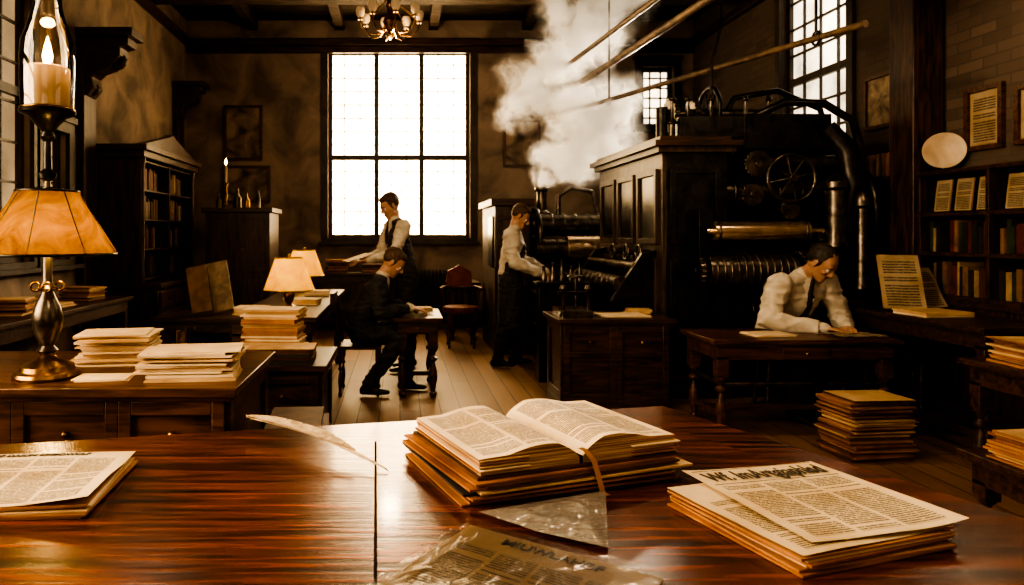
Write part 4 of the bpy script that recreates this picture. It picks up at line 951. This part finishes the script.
b=B('held_paper'); M=Matrix.Translation((-.42,6.98,1.155))@Matrix.Rotation(.3,4,'Z')@Matrix.Rotation(math.radians(-18),4,'Y'); b.sheet(0,0,0,.26,.3,0,paper,.006,M=M); b.done()
JB=dict(pelvis=(0,0,.545),neck=(.20,0,1.0),head=(.30,0,1.115),hfwd=(.78,-.1,-.6),shL=(.19,.18,.94),shR=(.19,-.18,.94),
 elL=(.22,.25,.73),elR=(.20,-.24,.72),wrL=(.43,.10,.725),wrR=(.44,-.08,.735),hdL=(.95,-.3,-.05),hdR=(.95,.3,-.12),hipL=(.02,.1,.515),hipR=(.02,-.1,.515),knL=(.42,.13,.53),knR=(.38,-.13,.51),anL=(.40,.13,.092),anR=(.10,-.13,.10))
person('seated_writer',(-.36,6.12,0),math.radians(-4),JB,dict(top=suit,sleeve=suit,legs=suit,hair=hair_b,front=1,coat=1,cuff=shirt),1.02,sleeve=1.15,fat=1.1)
b=B('wooden_chair'); cx,cy=-.36,6.14; b.box(cx-.18,cx+.2,cy-.2,cy+.2,.405,.435,dark_wood)
for x,y in ((-.15,-.17),(-.15,.17),(.17,-.17),(.17,.17)): turned(b,cx+x,cy+y,0,.41,.02,dark_wood,10)
for y in (-.17,.17): b.tube([(cx-.16,cy+y,.43),(cx-.19,cy+y,.7),(cx-.22,cy+y,.86)],.016,dark_wood,10)
b.box(cx-.235,cx-.205,cy-.19,cy+.19,.79,.88,dark_wood)
for y in (-.1,0,.1): b.tube([(cx-.17,cy+y,.43),(cx-.215,cy+y,.82)],.009,dark_wood,8)
b.done()
table('writing_table',-.06,.36,5.86,6.62,.685,dark_wood,.04)
b=B('manuscript_page'); b.sheet(.13,6.12,.687,.24,.3,-1.4,page_s,.002); b.done()
stack('loose_papers',.18,6.45,.6855,.24,.18,4,.1,.01,.006)
JC=dict(pelvis=(0,0,.90),neck=(.055,0,1.40),head=(.12,0,1.525),hfwd=(.82,-.1,-.5),shL=(.04,.175,1.335),shR=(.04,-.175,1.335),
 elL=(.12,.22,1.08),elR=(.07,-.225,1.07),wrL=(.36,.14,.97),wrR=(.32,-.12,.955),hdL=(.8,-.1,-.6),hdR=(.8,.1,-.6),hipL=(0,.09,.86),hipR=(0,-.09,.86),knL=(.05,.1,.47),knR=(-.03,-.11,.47),anL=(.06,.11,.092),anR=(-.10,-.12,.092))
person('press_operator',(1.15,7.4,0),math.radians(-14),JC,dict(top=shirt,sleeve=shirt,legs=trous,hair=hair_b,apron=1),1.03,sleeve=1.2)
JD=dict(pelvis=(0,0,.50),neck=(.27,0,.965),head=(.395,.01,1.045),hfwd=(.72,.15,-.62),shL=(.25,.195,.90),shR=(.25,-.195,.90),
 elL=(.28,.30,.66),elR=(.28,-.32,.66),wrL=(.50,.10,.632),wrR=(.50,-.10,.632),hdL=(.7,-.6,-.05),hdR=(.7,.6,-.05),hipL=(.02,.1,.47),hipR=(.02,-.1,.47),knL=(.40,.16,.46),knR=(.40,-.16,.46),anL=(.34,.17,.086),anR=(.36,-.17,.086))
person('seated_reader',(3.0,5.62,0),math.radians(-74),JD,dict(top=shirt,sleeve=shirt,legs=trous,hair=hair_k,front=1,bald=.4,longtie=1),1.12,sleeve=1.2,fat=1.12)
# ------------------------------------------------------------ world, lights, camera
w=bpy.data.worlds.new('World'); bpy.context.scene.world=w; w.use_nodes=True; w.node_tree.nodes['Background'].inputs[0].default_value=(1,.75,.45,1); w.node_tree.nodes['Background'].inputs[1].default_value=.02
for (px,py,pz,en) in ((.1,.9,3.1,55),(1.3,4.3,3.35,68),(-1.7,4.6,3.4,26),(3.55,4.3,3.1,16)):
    b=B('fill_pendant')  # lamps added above the frame to fill the room with light
    b.cyl((px,py,pz+.2),(px,py,ZC-.01),.01,brass); b.lathe((px,py,pz),[(.28,0),(.26,.05),(.12,.16),(.05,.2),(.03,.24)],iron2,30,caps=False); b.done()
    lamp('fill_pendant_bulb','POINT',(px,py,pz+.01),en,(1,.75,.47),.08)
# added spot set at the small back window to brighten the steam
s=lamp('steam_fill_spot','SPOT',(3.86,10.40,3.45),1200,(1,.84,.62),.12,spot_size=math.radians(50),spot_blend=.7)
s.rotation_euler=(V((2.1,8.2,2.9))-V((3.86,10.40,3.45))).to_track_quat('-Z','Y').to_euler()
cam=bpy.data.cameras.new('camera'); cam.sensor_width=36; cam.lens=700/1024*36; cam.shift_x=112/1024; cam.shift_y=-57.5/1024; cam.clip_start=.05
cam.dof.use_dof=True; cam.dof.focus_distance=2.0; cam.dof.aperture_fstop=5.6
co=bpy.data.objects.new('camera',cam); co.location=(0,0,1.38); co.rotation_euler=(pi/2,0,0); bpy.context.scene.collection.objects.link(co); bpy.context.scene.camera=co
try:
    bpy.context.scene.view_settings.view_transform='AgX'; bpy.context.scene.view_settings.look='AgX - Very High Contrast'; bpy.context.scene.view_settings.exposure=.35
except Exception as e: print(e)
